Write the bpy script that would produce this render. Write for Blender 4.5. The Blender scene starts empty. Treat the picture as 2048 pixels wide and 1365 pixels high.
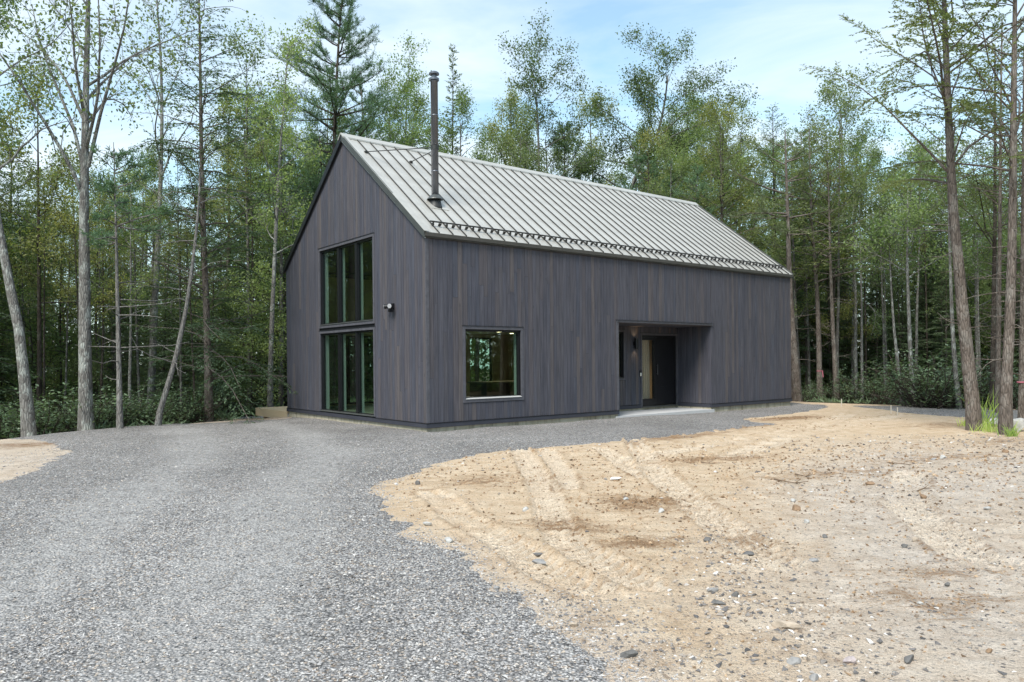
import bpy, math, random
import numpy as np
from mathutils import Matrix, Vector

random.seed(7)
sc = bpy.context.scene
COL = sc.collection
# ------------------------------------------------------------------ camera
F, CY, ROLL, X0, Y0, A, CZ = 1493.25, 722.553, 0.0091, -1.78, 15.5, 0.902, 1.49
SA, CA = math.sin(A), math.cos(A)
cam = bpy.data.cameras.new('camera')
cam.sensor_width = 36.0
cam.lens = 36.0 * F / 2048.0
cam.shift_y = (CY - 682.5) / 2048.0
cam.clip_start = 0.1
cam.clip_end = 2000.0
cam_o = bpy.data.objects.new('camera', cam)
COL.objects.link(cam_o)
cr, sr = math.cos(ROLL), math.sin(ROLL)
cam_o.matrix_world = Matrix(((cr, sr, 0, 0), (0, 0, -1, 0), (-sr, cr, 0, CZ), (0, 0, 0, 1)))
sc.camera = cam_o
# ------------------------------------------------------------------ sky, sun, exposure
SUN_EL, SUN_AZ = math.radians(52), math.radians(205)      # azimuth from +Y, clockwise
world = bpy.data.worlds.new('World')
sc.world = world
world.use_nodes = True
nt = world.node_tree
nt.nodes.clear()
N, LK = nt.nodes.new, nt.links.new
w_out = N('ShaderNodeOutputWorld'); w_bg = N('ShaderNodeBackground')
sky = N('ShaderNodeTexSky'); sky.sky_type = 'NISHITA'; sky.sun_disc = False
sky.sun_elevation = SUN_EL; sky.sun_rotation = SUN_AZ
sky.air_density = 1.0; sky.dust_density = 0.6; sky.ozone_density = 1.5
w_bg.inputs['Strength'].default_value = 0.135
tc = N('ShaderNodeTexCoord'); sep = N('ShaderNodeSeparateXYZ'); LK(tc.outputs['Generated'], sep.inputs[0])
zc = N('ShaderNodeMath'); zc.operation = 'MAXIMUM'; LK(sep.outputs[2], zc.inputs[0]); zc.inputs[1].default_value = 0.0
za = N('ShaderNodeMath'); za.operation = 'ADD'; LK(zc.outputs[0], za.inputs[0]); za.inputs[1].default_value = 0.22
dx = N('ShaderNodeMath'); dx.operation = 'DIVIDE'; LK(sep.outputs[0], dx.inputs[0]); LK(za.outputs[0], dx.inputs[1])
dy = N('ShaderNodeMath'); dy.operation = 'DIVIDE'; LK(sep.outputs[1], dy.inputs[0]); LK(za.outputs[0], dy.inputs[1])
cmb = N('ShaderNodeCombineXYZ'); LK(dx.outputs[0], cmb.inputs[0]); LK(dy.outputs[0], cmb.inputs[1])
mp = N('ShaderNodeMapping'); mp.inputs['Scale'].default_value = (0.55, 1.5, 1); mp.inputs['Rotation'].default_value = (0, 0, 0.18)
LK(cmb.outputs[0], mp.inputs[0])
nz = N('ShaderNodeTexNoise'); nz.inputs['Scale'].default_value = 1.35; nz.inputs['Detail'].default_value = 7
nz.inputs['Roughness'].default_value = 0.55; nz.inputs['Distortion'].default_value = 0.5
LK(mp.outputs[0], nz.inputs['Vector'])
rp = N('ShaderNodeValToRGB'); rp.color_ramp.elements[0].position = 0.42; rp.color_ramp.elements[1].position = 0.64
rp.color_ramp.elements[0].color = (.16, .16, .16, 1); rp.color_ramp.elements[1].color = (.9, .9, .9, 1)
LK(nz.outputs[0], rp.inputs[0])
# thin high haze whitens the sky towards the horizon
hz = N('ShaderNodeMapRange'); hz.inputs[1].default_value = 0.0; hz.inputs[2].default_value = 0.38
hz.inputs[3].default_value = 0.72; hz.inputs[4].default_value = 0.0
LK(sep.outputs[2], hz.inputs[0])
mxf = N('ShaderNodeMath'); mxf.operation = 'MAXIMUM'; LK(rp.outputs[0], mxf.inputs[0]); LK(hz.outputs[0], mxf.inputs[1])
mix = N('ShaderNodeMix'); mix.data_type = 'RGBA'
LK(mxf.outputs[0], mix.inputs[0]); # white balance of the clear blue
tint = N('ShaderNodeMix'); tint.data_type = 'RGBA'; tint.blend_type = 'MULTIPLY'; tint.inputs[0].default_value = 1.0
LK(sky.outputs[0], tint.inputs[6]); tint.inputs[7].default_value = (1.0, 1.17, 1.04, 1); LK(tint.outputs[2], mix.inputs[6])
mix.inputs[7].default_value = (3.95, 4.45, 4.85, 1)
LK(mix.outputs[2], w_bg.inputs['Color']); LK(w_bg.outputs[0], w_out.inputs[0])

sun = bpy.data.lights.new('sun', 'SUN'); sun.energy = 2.6; sun.angle = math.radians(24); sun.color = (1.0, 0.955, 0.89)
sun_o = bpy.data.objects.new('sun', sun); COL.objects.link(sun_o)
sd_dir = Vector((math.sin(SUN_AZ) * math.cos(SUN_EL), math.cos(SUN_AZ) * math.cos(SUN_EL), math.sin(SUN_EL)))
sun_o.rotation_euler = sd_dir.to_track_quat('Z', 'Y').to_euler()
sc.view_settings.view_transform = 'Standard'
sc.view_settings.look = 'None'
sc.view_settings.gamma = 1.0
sc.view_settings.use_curve_mapping = False
sc.view_settings.exposure = 0.95
sc.render.film_transparent = False
sc.cycles.max_bounces = 8
sc.cycles.diffuse_bounces = 4
sc.cycles.transparent_max_bounces = 12
sc.cycles.caustics_reflective = False
sc.cycles.caustics_refractive = False
sc.cycles.sample_clamp_indirect = 6.0

# ------------------------------------------------------------------ pixel <-> place
def ray(px, py):
    x, y = px - 1024, py - CY
    return np.array([(cr * x - sr * y) / F, 1.0, -(sr * x + cr * y) / F])
def at(px, py, d):
    return ray(px, py) * d + np.array([0, 0, CZ])
def on_ground(px, py, z=0.0):
    r = ray(px, py); return r * ((z - CZ) / r[2]) + np.array([0, 0, CZ])

# ------------------------------------------------------------------ numpy helpers
def sstep(a, b, x):
    t = np.clip((x - a) / (b - a), 0, 1); return t * t * (3 - 2 * t)
def vnoise(x, y, f, seed=0):
    x = np.asarray(x, float) * f + 137.3 * seed; y = np.asarray(y, float) * f - 71.7 * seed
    xi, yi = np.floor(x), np.floor(y); fx, fy = x - xi, y - yi
    fx, fy = fx * fx * (3 - 2 * fx), fy * fy * (3 - 2 * fy)
    def h(a, b):
        s = np.sin(a * 127.1 + b * 311.7 + seed * 17.3) * 43758.5453
        return s - np.floor(s)
    return (h(xi, yi) * (1 - fx) + h(xi + 1, yi) * fx) * (1 - fy) + (h(xi, yi + 1) * (1 - fx) + h(xi + 1, yi + 1) * fx) * fy
def fbm(x, y, f, seed=0, n=4):
    s, a, t = 0, 1.0, 0
    for i in range(n):
        s = s + a * (vnoise(x, y, f * 2 ** i, seed + i) - .5); t += a; a *= .5
    return s / t * 2
def seg_dist(x, y, ax, ay, bx_, by_):
    dx, dy = bx_ - ax, by_ - ay
    t = np.clip(((x - ax) * dx + (y - ay) * dy) / (dx * dx + dy * dy + 1e-12), 0, 1)
    return np.hypot(x - ax - t * dx, y - ay - t * dy), t
def poly_sd(x, y, poly):
    """signed distance, positive inside"""
    x = np.asarray(x, float); y = np.asarray(y, float)
    d = np.full(x.shape, 1e9); ins = np.zeros(x.shape, bool)
    for i in range(len(poly)):
        ax, ay = poly[i]; bx_, by_ = poly[(i + 1) % len(poly)]
        d = np.minimum(d, seg_dist(x, y, ax, ay, bx_, by_)[0])
        c = ((ay > y) != (by_ > y)) & (x < (bx_ - ax) * (y - ay) / (by_ - ay + 1e-12) + ax)
        ins ^= c
    return np.where(ins, d, -d)

def mesh_np(name, v, f, smooth=False):
    """v (n,3), f (m,k) -> mesh data"""
    me = bpy.data.meshes.new(name)
    v = np.asarray(v, np.float32); f = np.asarray(f, np.int32)
    me.vertices.add(len(v)); me.vertices.foreach_set('co', v.ravel())
    m, k = f.shape
    me.loops.add(m * k); me.loops.foreach_set('vertex_index', f.ravel())
    me.polygons.add(m); me.polygons.foreach_set('loop_start', np.arange(0, m * k, k, dtype=np.int32))
    me.polygons.foreach_set('use_smooth', np.full(m, smooth, bool))
    me.update(calc_edges=True)
    return me
def attr(me, name, val):
    a = me.attributes.new(name, 'FLOAT', 'POINT'); a.data.foreach_set('value', np.asarray(val, np.float32).ravel())

class MB:
    """collects polygons for one mesh object"""
    def __init__(self): self.v = []; self.f = []
    def add(self, vs, fs):
        o = len(self.v); self.v += [tuple(map(float, p)) for p in vs]; self.f += [tuple(o + i for i in q) for q in fs]; return self
    def box(self, lo, hi):
        (a, b, c), (d, e, f) = lo, hi
        a, d = min(a, d), max(a, d); b, e = min(b, e), max(b, e); c, f = min(c, f), max(c, f)
        return self.add([(a, b, c), (d, b, c), (d, e, c), (a, e, c), (a, b, f), (d, b, f), (d, e, f), (a, e, f)],
                        [(0, 3, 2, 1), (4, 5, 6, 7), (0, 1, 5, 4), (1, 2, 6, 5), (2, 3, 7, 6), (3, 0, 4, 7)])
    def prism(self, pts, off):
        n = len(pts); off = np.array(off, float); p = [np.array(q, float) for q in pts]
        fs = [tuple(range(n))[::-1], tuple(range(n, 2 * n))] + [(i, (i + 1) % n, n + (i + 1) % n, n + i) for i in range(n)]
        return self.add(p + [q + off for q in p], fs)
    def tube(self, pts, rad, k=8, cap=True):
        v, f = tube_arrays(np.array(pts, float), np.array(rad, float) * np.ones(len(pts)), k)
        o = len(self.v); self.v += [tuple(map(float, q)) for q in v]; self.f += [tuple(int(o + i) for i in q) for q in f]
        if cap:
            n = len(pts)
            self.f.append(tuple(o + i for i in range(k))[::-1]); self.f.append(tuple(o + (n - 1) * k + i for i in range(k)))
        return self
    def lathe(self, prof, c=(0, 0, 0), k=20, cap=True):
        """profile of (radius, z) about the vertical through c"""
        o = len(self.v)
        for r, z in prof:
            for i in range(k):
                a = 2 * math.pi * i / k; self.v.append((c[0] + r * math.cos(a), c[1] + r * math.sin(a), c[2] + z))
        for j in range(len(prof) - 1):
            for i in range(k):
                self.f.append((o + j * k + i, o + j * k + (i + 1) % k, o + (j + 1) * k + (i + 1) % k, o + (j + 1) * k + i))
        if cap: self.f.append(tuple(o + i for i in range(k))[::-1]); self.f.append(tuple(o + (len(prof) - 1) * k + i for i in range(k)))
        return self
    def build(self, name, mat, parent=None, smooth=False):
        me = bpy.data.meshes.new(name); me.from_pydata(self.v, [], self.f)
        if smooth: me.polygons.foreach_set('use_smooth', [True] * len(me.polygons))
        me.update()
        return link(name, me, mat, parent)
def link(name, me, mat, parent=None):
    o = bpy.data.objects.new(name, me); COL.objects.link(o)
    if mat is not None and not me.materials: me.materials.append(mat)
    if parent is not None: o.parent = parent
    return o
def empty(name, loc=(0, 0, 0), rz=0.0):
    o = bpy.data.objects.new(name, None); COL.objects.link(o); o.location = loc; o.rotation_euler = (0, 0, rz)
    o.empty_display_size = .2
    return o
def tag(o, label=None, cat=None, group=None, kind=None):
    if label: o['label'] = label
    if cat: o['category'] = cat
    if group: o['group'] = group
    if kind: o['kind'] = kind
    return o
def copy_tree(o, parent=None):
    c = o.copy(); COL.objects.link(c); c.parent = parent
    for ch in o.children: copy_tree(ch, c)
    return c
def tube_arrays(p, r, k):
    n = len(p)
    t = np.gradient(p, axis=0); t /= np.linalg.norm(t, axis=1)[:, None] + 1e-9
    ref = np.array([0.0, 0, 1]) if abs(t[0, 2]) < .8 else np.array([1.0, 0, 0])
    u = np.cross(t, ref); u /= np.linalg.norm(u, axis=1)[:, None] + 1e-9
    w = np.cross(t, u)
    a = np.arange(k) * (2 * math.pi / k)
    v = p[:, None, :] + r[:, None, None] * (np.cos(a)[None, :, None] * u[:, None, :] + np.sin(a)[None, :, None] * w[:, None, :])
    i = np.arange(n - 1)[:, None] * k; j = np.arange(k)[None, :]; j2 = (j + 1) % k
    f = np.stack([i + j, i + j2, i + k + j2, i + k + j], -1).reshape(-1, 4)
    return v.reshape(-1, 3), f

# ------------------------------------------------------------------ materials
class NM:
    def __init__(self, name):
        self.m = bpy.data.materials.new(name); self.m.use_nodes = True
        self.t = self.m.node_tree; self.t.nodes.clear()
        self.out = self.t.nodes.new('ShaderNodeOutputMaterial')
    def n(self, typ, **kw):
        nd = self.t.nodes.new('ShaderNode' + typ)
        for k, v in kw.items():
            if k.startswith('i_'):
                key = k[2:]; key = int(key) if key.isdigit() else key.replace('_', ' ')
                self.set(nd.inputs[key], v)
            else: setattr(nd, k, v)
        return nd
    def set(self, s, v):
        if hasattr(v, 'is_output') or isinstance(v, bpy.types.NodeSocket): self.t.links.new(v, s)
        else: s.default_value = v
    def math(self, op, a, b=0.0, c=0.0):
        nd = self.n('Math', operation=op, i_0=a, i_1=b, i_2=c); return nd.outputs[0]
    def mixc(self, f, a, b, mode='MIX'):
        nd = self.n('Mix', data_type='RGBA', blend_type=mode)
        self.set(nd.inputs[0], f); self.set(nd.inputs[6], a); self.set(nd.inputs[7], b); return nd.outputs[2]
    def ramp(self, f, stops, interp='LINEAR'):
        nd = self.n('ValToRGB'); e = nd.color_ramp; e.interpolation = interp
        while len(e.elements) > len(stops): e.elements.remove(e.elements[-1])
        while len(e.elements) < len(stops): e.elements.new(1.0)
        for el, (p, c) in zip(e.elements, stops):
            el.position = p; el.color = (c, c, c, 1) if isinstance(c, (int, float)) else (*c, 1)
        self.set(nd.inputs[0], f); return nd.outputs[0]
    def noise(self, vec, scale, detail=4, rough=.55, dist=0.0):
        nd = self.n('TexNoise', i_Vector=vec, i_Scale=scale, i_Detail=detail, i_Roughness=rough, i_Distortion=dist); return nd.outputs[0]
    def mapping(self, vec, scale=(1, 1, 1), loc=(0, 0, 0), rot=(0, 0, 0)):
        nd = self.n('Mapping', i_Vector=vec, i_Scale=scale, i_Location=loc, i_Rotation=rot); return nd.outputs[0]
    def obj(self): return self.n('TexCoord').outputs['Object']
    def attr(self, name): return self.n('Attribute', attribute_name=name).outputs['Fac']
    def bump(self, h, strength=.3, dist=.02):
        return self.n('Bump', i_Height=h, i_Strength=strength, i_Distance=dist).outputs[0]
    def done(self, col, rough=.8, metal=0.0, normal=None, spec=.4):
        p = self.n('BsdfPrincipled')
        self.set(p.inputs['Base Color'], col if not isinstance(col, tuple) else (*col, 1)); self.set(p.inputs['Roughness'], rough)
        self.set(p.inputs['Metallic'], metal); self.set(p.inputs['Specular IOR Level'], spec)
        if normal is not None: self.set(p.inputs['Normal'], normal)
        self.t.links.new(p.outputs[0], self.out.inputs[0]); self.p = p
        return self.m
def C4(c): return (*c, 1)
def plain(name, c, rough=.6, metal=0.0, var=.12, scale=6.0, spec=.4):
    m = NM(name); f = m.noise(m.obj(), scale, 5)
    col = m.mixc(m.ramp(f, [(.3, 0.0), (.7, 1.0)]), C4(tuple(x * (1 - var) for x in c)), C4(tuple(min(1, x * (1 + var)) for x in c)))
    return m.done(col, rough, metal, m.bump(f, .08, .01), spec)

def board_material(name, gain=1.04):
    m = NM(name)
    rnd = m.n('ObjectInfo').outputs['Random']
    off = m.n('CombineXYZ', i_0=m.math('MULTIPLY', rnd, 31.0), i_1=m.math('MULTIPLY', rnd, 17.0), i_2=m.math('MULTIPLY', rnd, 57.0)).outputs[0]
    vec = m.n('VectorMath', operation='ADD', i_0=m.obj(), i_1=off).outputs[0]
    g = lambda c: tuple(x * gain for x in c)
    tone = m.ramp(rnd, [(0, g((.058, .058, .072))), (.16, g((.067, .065, .076))), (.32, g((.058, .061, .078))), (.46, g((.074, .068, .076))), (.6, g((.062, .061, .074))),
                        (.74, g((.066, .066, .081))), (.9, g((.086, .077, .080)))], 'CONSTANT')
    grain = m.noise(m.mapping(vec, (55, 55, 1.6)), 1.0, 6, .6)
    blot = m.noise(m.mapping(vec, (6, 6, .9)), 1.0, 3, .5)
    knot = m.n('TexVoronoi', i_Vector=m.mapping(vec, (9, 9, 1.7)), i_Scale=1.0).outputs['Distance']
    c = m.mixc(1.0, tone, m.ramp(grain, [(.25, .60), (.5, .98), (.75, 1.45)]), 'MULTIPLY')
    c = m.mixc(1.0, c, m.ramp(blot, [(.3, (.86, .87, .91)), (.7, (1.14, 1.11, 1.08))]), 'MULTIPLY')
    c = m.mixc(m.ramp(knot, [(.035, .8), (.09, 0.0)]), c, C4(g((.02, .018, .02))))
    return m.done(c, m.ramp(grain, [(.3, .78), (.7, .6)]), 0, m.bump(grain, .35, .004), .35)

def leaf_material(name, c1, c2, c3=None, trans=.35, rough=.55):
    m = NM(name)
    isl = m.n('NewGeometry').outputs['Random Per Island']; rnd = m.n('ObjectInfo').outputs['Random']
    pos = m.noise(m.obj(), .55, 2)
    f = m.math('ADD', m.math('MULTIPLY', isl, .55), m.math('MULTIPLY', pos, .45))
    stops = [(.15, c1), (.75, c2)] + ([(.97, c3)] if c3 else [])
    c = m.ramp(f, stops)
    hsv = m.n('HueSaturation', i_Color=c, i_Value=m.math('MULTIPLY_ADD', rnd, .6, .78), i_Hue=m.math('MULTIPLY_ADD', rnd, -.035, .525), i_Saturation=.80)
    d = m.n('BsdfPrincipled'); m.set(d.inputs['Base Color'], hsv.outputs[0]); d.inputs['Roughness'].default_value = rough
    d.inputs['Specular IOR Level'].default_value = .35
    t = m.n('BsdfTranslucent'); m.set(t.inputs[0], m.mixc(1.0, hsv.outputs[0], (1.25, 1.35, .7, 1), 'MULTIPLY'))
    mx = m.n('MixShader', i_0=trans); m.t.links.new(d.outputs[0], mx.inputs[1]); m.t.links.new(t.outputs[0], mx.inputs[2])
    m.t.links.new(mx.outputs[0], m.out.inputs[0])
    return m.m

def bark_material(name, c1, c2, lichen=(.36, .38, .33), amt=.45):
    m = NM(name); o = m.obj()
    f = m.noise(m.mapping(o, (14, 14, 3)), 1.0, 6, .65)
    l = m.noise(m.mapping(o, (5, 5, 3.2)), 1.0, 5, .62)
    rid = m.n('TexVoronoi', feature='DISTANCE_TO_EDGE', i_Vector=m.mapping(o, (26, 26, 5)), i_Scale=1.0).outputs['Distance']
    c = m.ramp(f, [(.3, c1), (.7, c2)])
    c = m.mixc(m.math('MULTIPLY', m.ramp(l, [(.5, 0.0), (.6, 1.0)]), amt), c, C4(lichen))
    c = m.mixc(1.0, c, m.ramp(rid, [(0.0, .45), (.12, 1.0)]), 'MULTIPLY')
    return m.done(c, .92, 0, m.bump(m.ramp(rid, [(0, 0.0), (.25, 1.0)]), .6, .02), .2)

M = {}
M['board'] = board_material('stained_board')
M['trim'] = plain('stained_trim', (.082, .081, .094), .6, 0, .2, 9)
M['skirt'] = plain('skirt_board', (.040, .042, .055), .5, 0, .12, 4)
M['sheath'] = plain('sheathing', (.012, .012, .014), .9)
M['black'] = plain('black_metal', (.010, .010, .012), .35, 0, .1, 3)
M['eave'] = plain('eave_metal', (.085, .078, .068), .5, .4, .1, 4)
M['fascia'] = plain('fascia_metal', (.10, .105, .10), .42, .5, .1, 4)
M['drip'] = plain('drip_edge', (.55, .55, .54), .4, .3, .05)
M['white'] = plain('interior_paint', (.72, .71, .66), .7, 0, .03, 2)
M['casing'] = plain('casing_paint', (.44, .45, .44), .6, 0, .03, 2)
M['warmwall'] = plain('warm_wall', (.44, .36, .22), .8, 0, .05, 2)
M['oakfloor'] = plain('floor_finish', (.30, .27, .22), .4, 0, .15, 3)
M['stone_top'] = plain('counter_top', (.10, .095, .085), .35)
M['darkcab'] = plain('cabinet_paint', (.012, .012, .013), .4)
M['paper'] = plain('paper', (.85, .85, .85), .7, 0, .03)
M['tape'] = plain('flagging', (.42, .13, .17), .5, 0, .05)
M['stake'] = plain('stake_wood', (.55, .50, .42), .8, 0, .1)
M['frost'] = plain('curtain_cloth', (.50, .45, .34), .8, 0, .05, 3)
M['stick'] = plain('stick_bark', (.16, .11, .07), .9, 0, .3, 20)
M['lens'] = plain('lamp_lens', (.38, .38, .39), .2, 0, .02)

def m_roof():
    m = NM('galvanised_roof'); o = m.obj()
    f = m.noise(m.mapping(o, (.5, 1.6, 1.6)), 1.0, 6, .65); g = m.noise(o, 60, 3)
    col = m.mixc(m.ramp(f, [(.35, 0.0), (.7, 1.0)]), (.445, .425, .385, 1), (.555, .535, .49, 1))
    return m.done(col, m.ramp(f, [(.3, .36), (.7, .46)]), .38, m.bump(m.math('ADD', f, m.math('MULTIPLY', g, .1)), .05, .02), .5)
M['roof'] = m_roof()
def m_seam():
    m = NM('roof_seam'); f = m.noise(m.obj(), 3, 3)
    return m.done(m.mixc(f, (.028, .028, .028, 1), (.05, .05, .048, 1)), .5, .3)  # dark base colour stands in for dark surroundings mirrored on the roof seams
M['seam'] = m_seam()
def m_pipe():
    m = NM('stove_pipe'); o = m.obj()
    f = m.noise(m.mapping(o, (3, 3, .9)), 1.0, 5, .6)
    return m.done(m.ramp(f, [(.3, (.12, .118, .118)), (.5, (.14, .145, .16)), (.7, (.18, .19, .215))]), .34, .6, m.bump(f, .05, .01))
M['pipe'] = m_pipe()
def m_conc():
    m = NM('cast_concrete'); o = m.obj()
    f = m.noise(o, 2.2, 6, .6); st = m.noise(m.mapping(o, (9, 9, .6)), 1.0, 4, .6); g = m.noise(o, 40, 3)
    c = m.ramp(f, [(.3, (.33, .29, .21)), (.6, (.45, .41, .32)), (.8, (.52, .48, .40))])
    c = m.mixc(1.0, c, m.ramp(st, [(.32, .5), (.5, 1.0)]), 'MULTIPLY')
    return m.done(c, .9, 0, m.bump(g, .3, .006), .2)
M['conc'] = m_conc()
M['slab'] = plain('slab_concrete', (.46, .46, .46), .75, 0, .06, 5)
def m_lumber():
    m = NM('fresh_lumber'); o = m.obj(); g = m.noise(m.mapping(o, (3, 40, 40)), 1.0, 4)
    rnd = m.n('ObjectInfo').outputs['Random']
    c = m.mixc(g, (.58, .44, .27, 1), (.72, .58, .39, 1))
    return m.done(m.mixc(m.math('MULTIPLY', rnd, .4), c, (.58, .44, .30, 1)), .75, 0, m.bump(g, .15, .004))
M['lumber'] = m_lumber()
def m_glass(name='window_glass', tint=(.76, .86, .81, 1)):
    m = NM(name)
    t = m.n('BsdfTransparent'); t.inputs[0].default_value = tint
    g = m.n('BsdfGlossy'); g.inputs['Roughness'].default_value = .004; g.inputs[0].default_value = (.95, .98, .97, 1)
    lw = m.n('LayerWeight'); lw.inputs[0].default_value = .5
    mx = m.n('MixShader', i_0=m.math('MULTIPLY_ADD', m.math('POWER', lw.outputs['Facing'], 5.0), .93, .07))
    m.t.links.new(t.outputs[0], mx.inputs[1]); m.t.links.new(g.outputs[0], mx.inputs[2]); m.t.links.new(mx.outputs[0], m.out.inputs[0])
    return m.m
M['glass'] = m_glass()
M['door_glass'] = m_glass('door_glass', (.92, .91, .88, 1))
def m_emit(name, c, s):
    m = NM(name); e = m.n('Emission'); e.inputs[0].default_value = C4(c); e.inputs[1].default_value = s
    m.t.links.new(e.outputs[0], m.out.inputs[0]); return m.m
M['lamp'] = m_emit('lit_lamp', (1, .78, .48), 6.0)

def m_dirt():
    m = NM('sandy_dirt'); o = m.obj()
    big = m.noise(o, .55, 5, .6); mid = m.noise(o, 3.5, 6, .65, .6); fine = m.noise(o, 38, 5, .7); grit = m.noise(o, 130, 2, .6)
    streak = m.noise(m.mapping(o, (1.2, 4.5, 1), rot=(0, 0, .35)), 2.2, 6, .7, .8)
    damp_and_shade, grey, wood = m.attr('damp_and_shade'), m.attr('grey'), m.attr('wood')
    c = m.ramp(mid, [(.28, (.45, .315, .20)), (.42, (.58, .432, .29)), (.6, (.66, .518, .368)), (.8, (.71, .595, .455))])
    c = m.mixc(m.math('MULTIPLY', grey, m.ramp(big, [(.3, .6), (.6, .95)])), c, m.mixc(m.ramp(mid, [(.3, 0.0), (.7, 1.0)]), (.45, .375, .305, 1), (.67, .59, .51, 1)))
    c = m.mixc(m.math('MULTIPLY', m.attr('track'), m.ramp(fine, [(.35, .2), (.6, .9)])), c, (.72, .61, .48, 1))
    rag = m.math('MULTIPLY', m.math('SUBTRACT', fine, .5), .9)
    c = m.mixc(m.ramp(m.math('ADD', m.math('ADD', streak, m.math('MULTIPLY', damp_and_shade, .40)), rag), [(.58, 0.0), (.82, .9)]), c, (.25, .150, .080, 1))
    c = m.mixc(1.0, c, m.ramp(fine, [(.30, .55), (.46, 1.0), (.75, 1.18)]), 'MULTIPLY')
    c = m.mixc(1.0, c, m.ramp(grit, [(.32, .72), (.5, 1.0), (.7, 1.12)]), 'MULTIPLY')
    peb = m.n('TexVoronoi', i_Vector=o, i_Scale=30.0, i_Randomness=1.0)
    pm = m.math('MULTIPLY', m.ramp(peb.outputs['Distance'], [(.22, 1.0), (.34, 0.0)]), m.ramp(m.n('SeparateColor', i_0=peb.outputs['Color']).outputs[0], [(.70, 0.0), (.76, 1.0)]))
    pm = m.math('MULTIPLY', pm, m.math('MULTIPLY_ADD', grey, .8, .12))
    c = m.mixc(pm, c, m.ramp(m.n('SeparateColor', i_0=peb.outputs['Color']).outputs[1], [(.2, (.16, .155, .16)), (.6, (.36, .34, .32)), (.9, (.55, .53, .50))]))
    lit = m.noise(o, 9, 6, .7)
    litter = m.ramp(lit, [(.3, (.035, .028, .018)), (.5, (.10, .070, .040)), (.7, (.16, .11, .062)), (.8, (.07, .09, .03))])
    c = m.mixc(m.ramp(m.math('ADD', wood, m.math('MULTIPLY', m.math('SUBTRACT', mid, .5), .8)), [(.4, 0.0), (.62, 1.0)]), c, litter)
    h = m.math('ADD', m.math('MULTIPLY', fine, .6), m.math('ADD', m.math('MULTIPLY', grit, .25), m.math('MULTIPLY', pm, .5)))
    return m.done(c, .95, 0, m.bump(h, 1.0, .05), .15)
M['dirt'] = m_dirt()
def m_gravel():
    m = NM('crushed_gravel'); o = m.obj()
    cell = m.n('TexVoronoi', i_Vector=m.mapping(o, (1, 1.0, 1)), i_Scale=52.0)
    v = m.n('SeparateColor', i_0=cell.outputs['Color'])
    c = m.ramp(v.outputs[0], [(0, (.14, .135, .133)), (.25, (.255, .246, .241)), (.55, (.365, .351, .342)), (.82, (.465, .449, .433)), (1, (.58, .555, .52))])
    c = m.mixc(m.ramp(v.outputs[1], [(.86, 0.0), (.9, .6)]), c, (.44, .34, .25, 1))
    c = m.mixc(1.0, c, m.ramp(cell.outputs['Distance'], [(.25, 1.12), (.55, .5)]), 'MULTIPLY')
    big = m.noise(o, .45, 4, .55); mid = m.noise(o, 2.6, 5, .7); cl = m.noise(o, 11, 4, .7)
    c = m.mixc(1.0, c, m.ramp(big, [(.3, .82), (.7, 1.2)]), 'MULTIPLY')
    c = m.mixc(1.0, c, m.ramp(cl, [(.3, .72), (.5, 1.0), (.7, 1.22)]), 'MULTIPLY')
    c = m.mixc(m.math('MULTIPLY', m.attr('lane'), m.ramp(cl, [(.35, .15), (.65, .6)])), c, (.405, .39, .372, 1))
    c = m.mixc(m.ramp(mid, [(.71, 0.0), (.77, .6)]), c, (.50, .41, .30, 1))
    h = m.math('SUBTRACT', m.math('MULTIPLY', v.outputs[2], .6), m.math('MULTIPLY', cell.outputs['Distance'], .9))
    return m.done(c, .9, 0, m.bump(h, .9, .02), .2)
M['gravel'] = m_gravel()
def m_stone(name, stops, sc_=14):
    m = NM(name); isl = m.n('NewGeometry').outputs['Random Per Island']; f = m.noise(m.obj(), sc_, 4)
    c = m.mixc(1.0, m.ramp(isl, stops), m.ramp(f, [(.3, .8), (.7, 1.2)]), 'MULTIPLY')
    return m.done(c, .85, 0, m.bump(f, .3, .01), .25)
M['chip'] = m_stone('stone_chip', [(0, (.14, .135, .134)), (.2, (.25, .241, .238)), (.45, (.34, .327, .32)), (.72, (.41, .395, .384)), (.86, (.42, .35, .28)), (.93, (.47, .45, .43)), (1, (.56, .535, .50))], 30)
M['pebble'] = m_stone('dirt_pebble', [(0, (.09, .088, .09)), (.3, (.19, .175, .165)), (.55, (.36, .31, .26)), (.8, (.20, .15, .11)), (.9, (.48, .45, .42)), (1, (.62, .60, .57))], 30)
def m_rock(name, c):
    m = NM(name); o = m.obj(); f = m.noise(o, 16, 6, .65); g = m.noise(o, 70, 3)
    col = m.ramp(f, [(.28, tuple(x * .62 for x in c)), (.5, c), (.75, tuple(min(1, x * 1.3) for x in c))])
    return m.done(col, .85, 0, m.bump(m.math('ADD', f, m.math('MULTIPLY', g, .4)), .45, .015), .25)
ROCK = {'dark': m_rock('slate_rock', (.13, .125, .12)), 'grey': m_rock('grey_rock', (.27, .262, .255)), 'pale': m_rock('pale_rock', (.40, .39, .37)),
        'brown': m_rock('brown_rock', (.24, .16, .10)), 'tan': m_rock('tan_rock', (.40, .33, .26)), 'pink': m_rock('pinkish_rock', (.40, .34, .33))}

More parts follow.
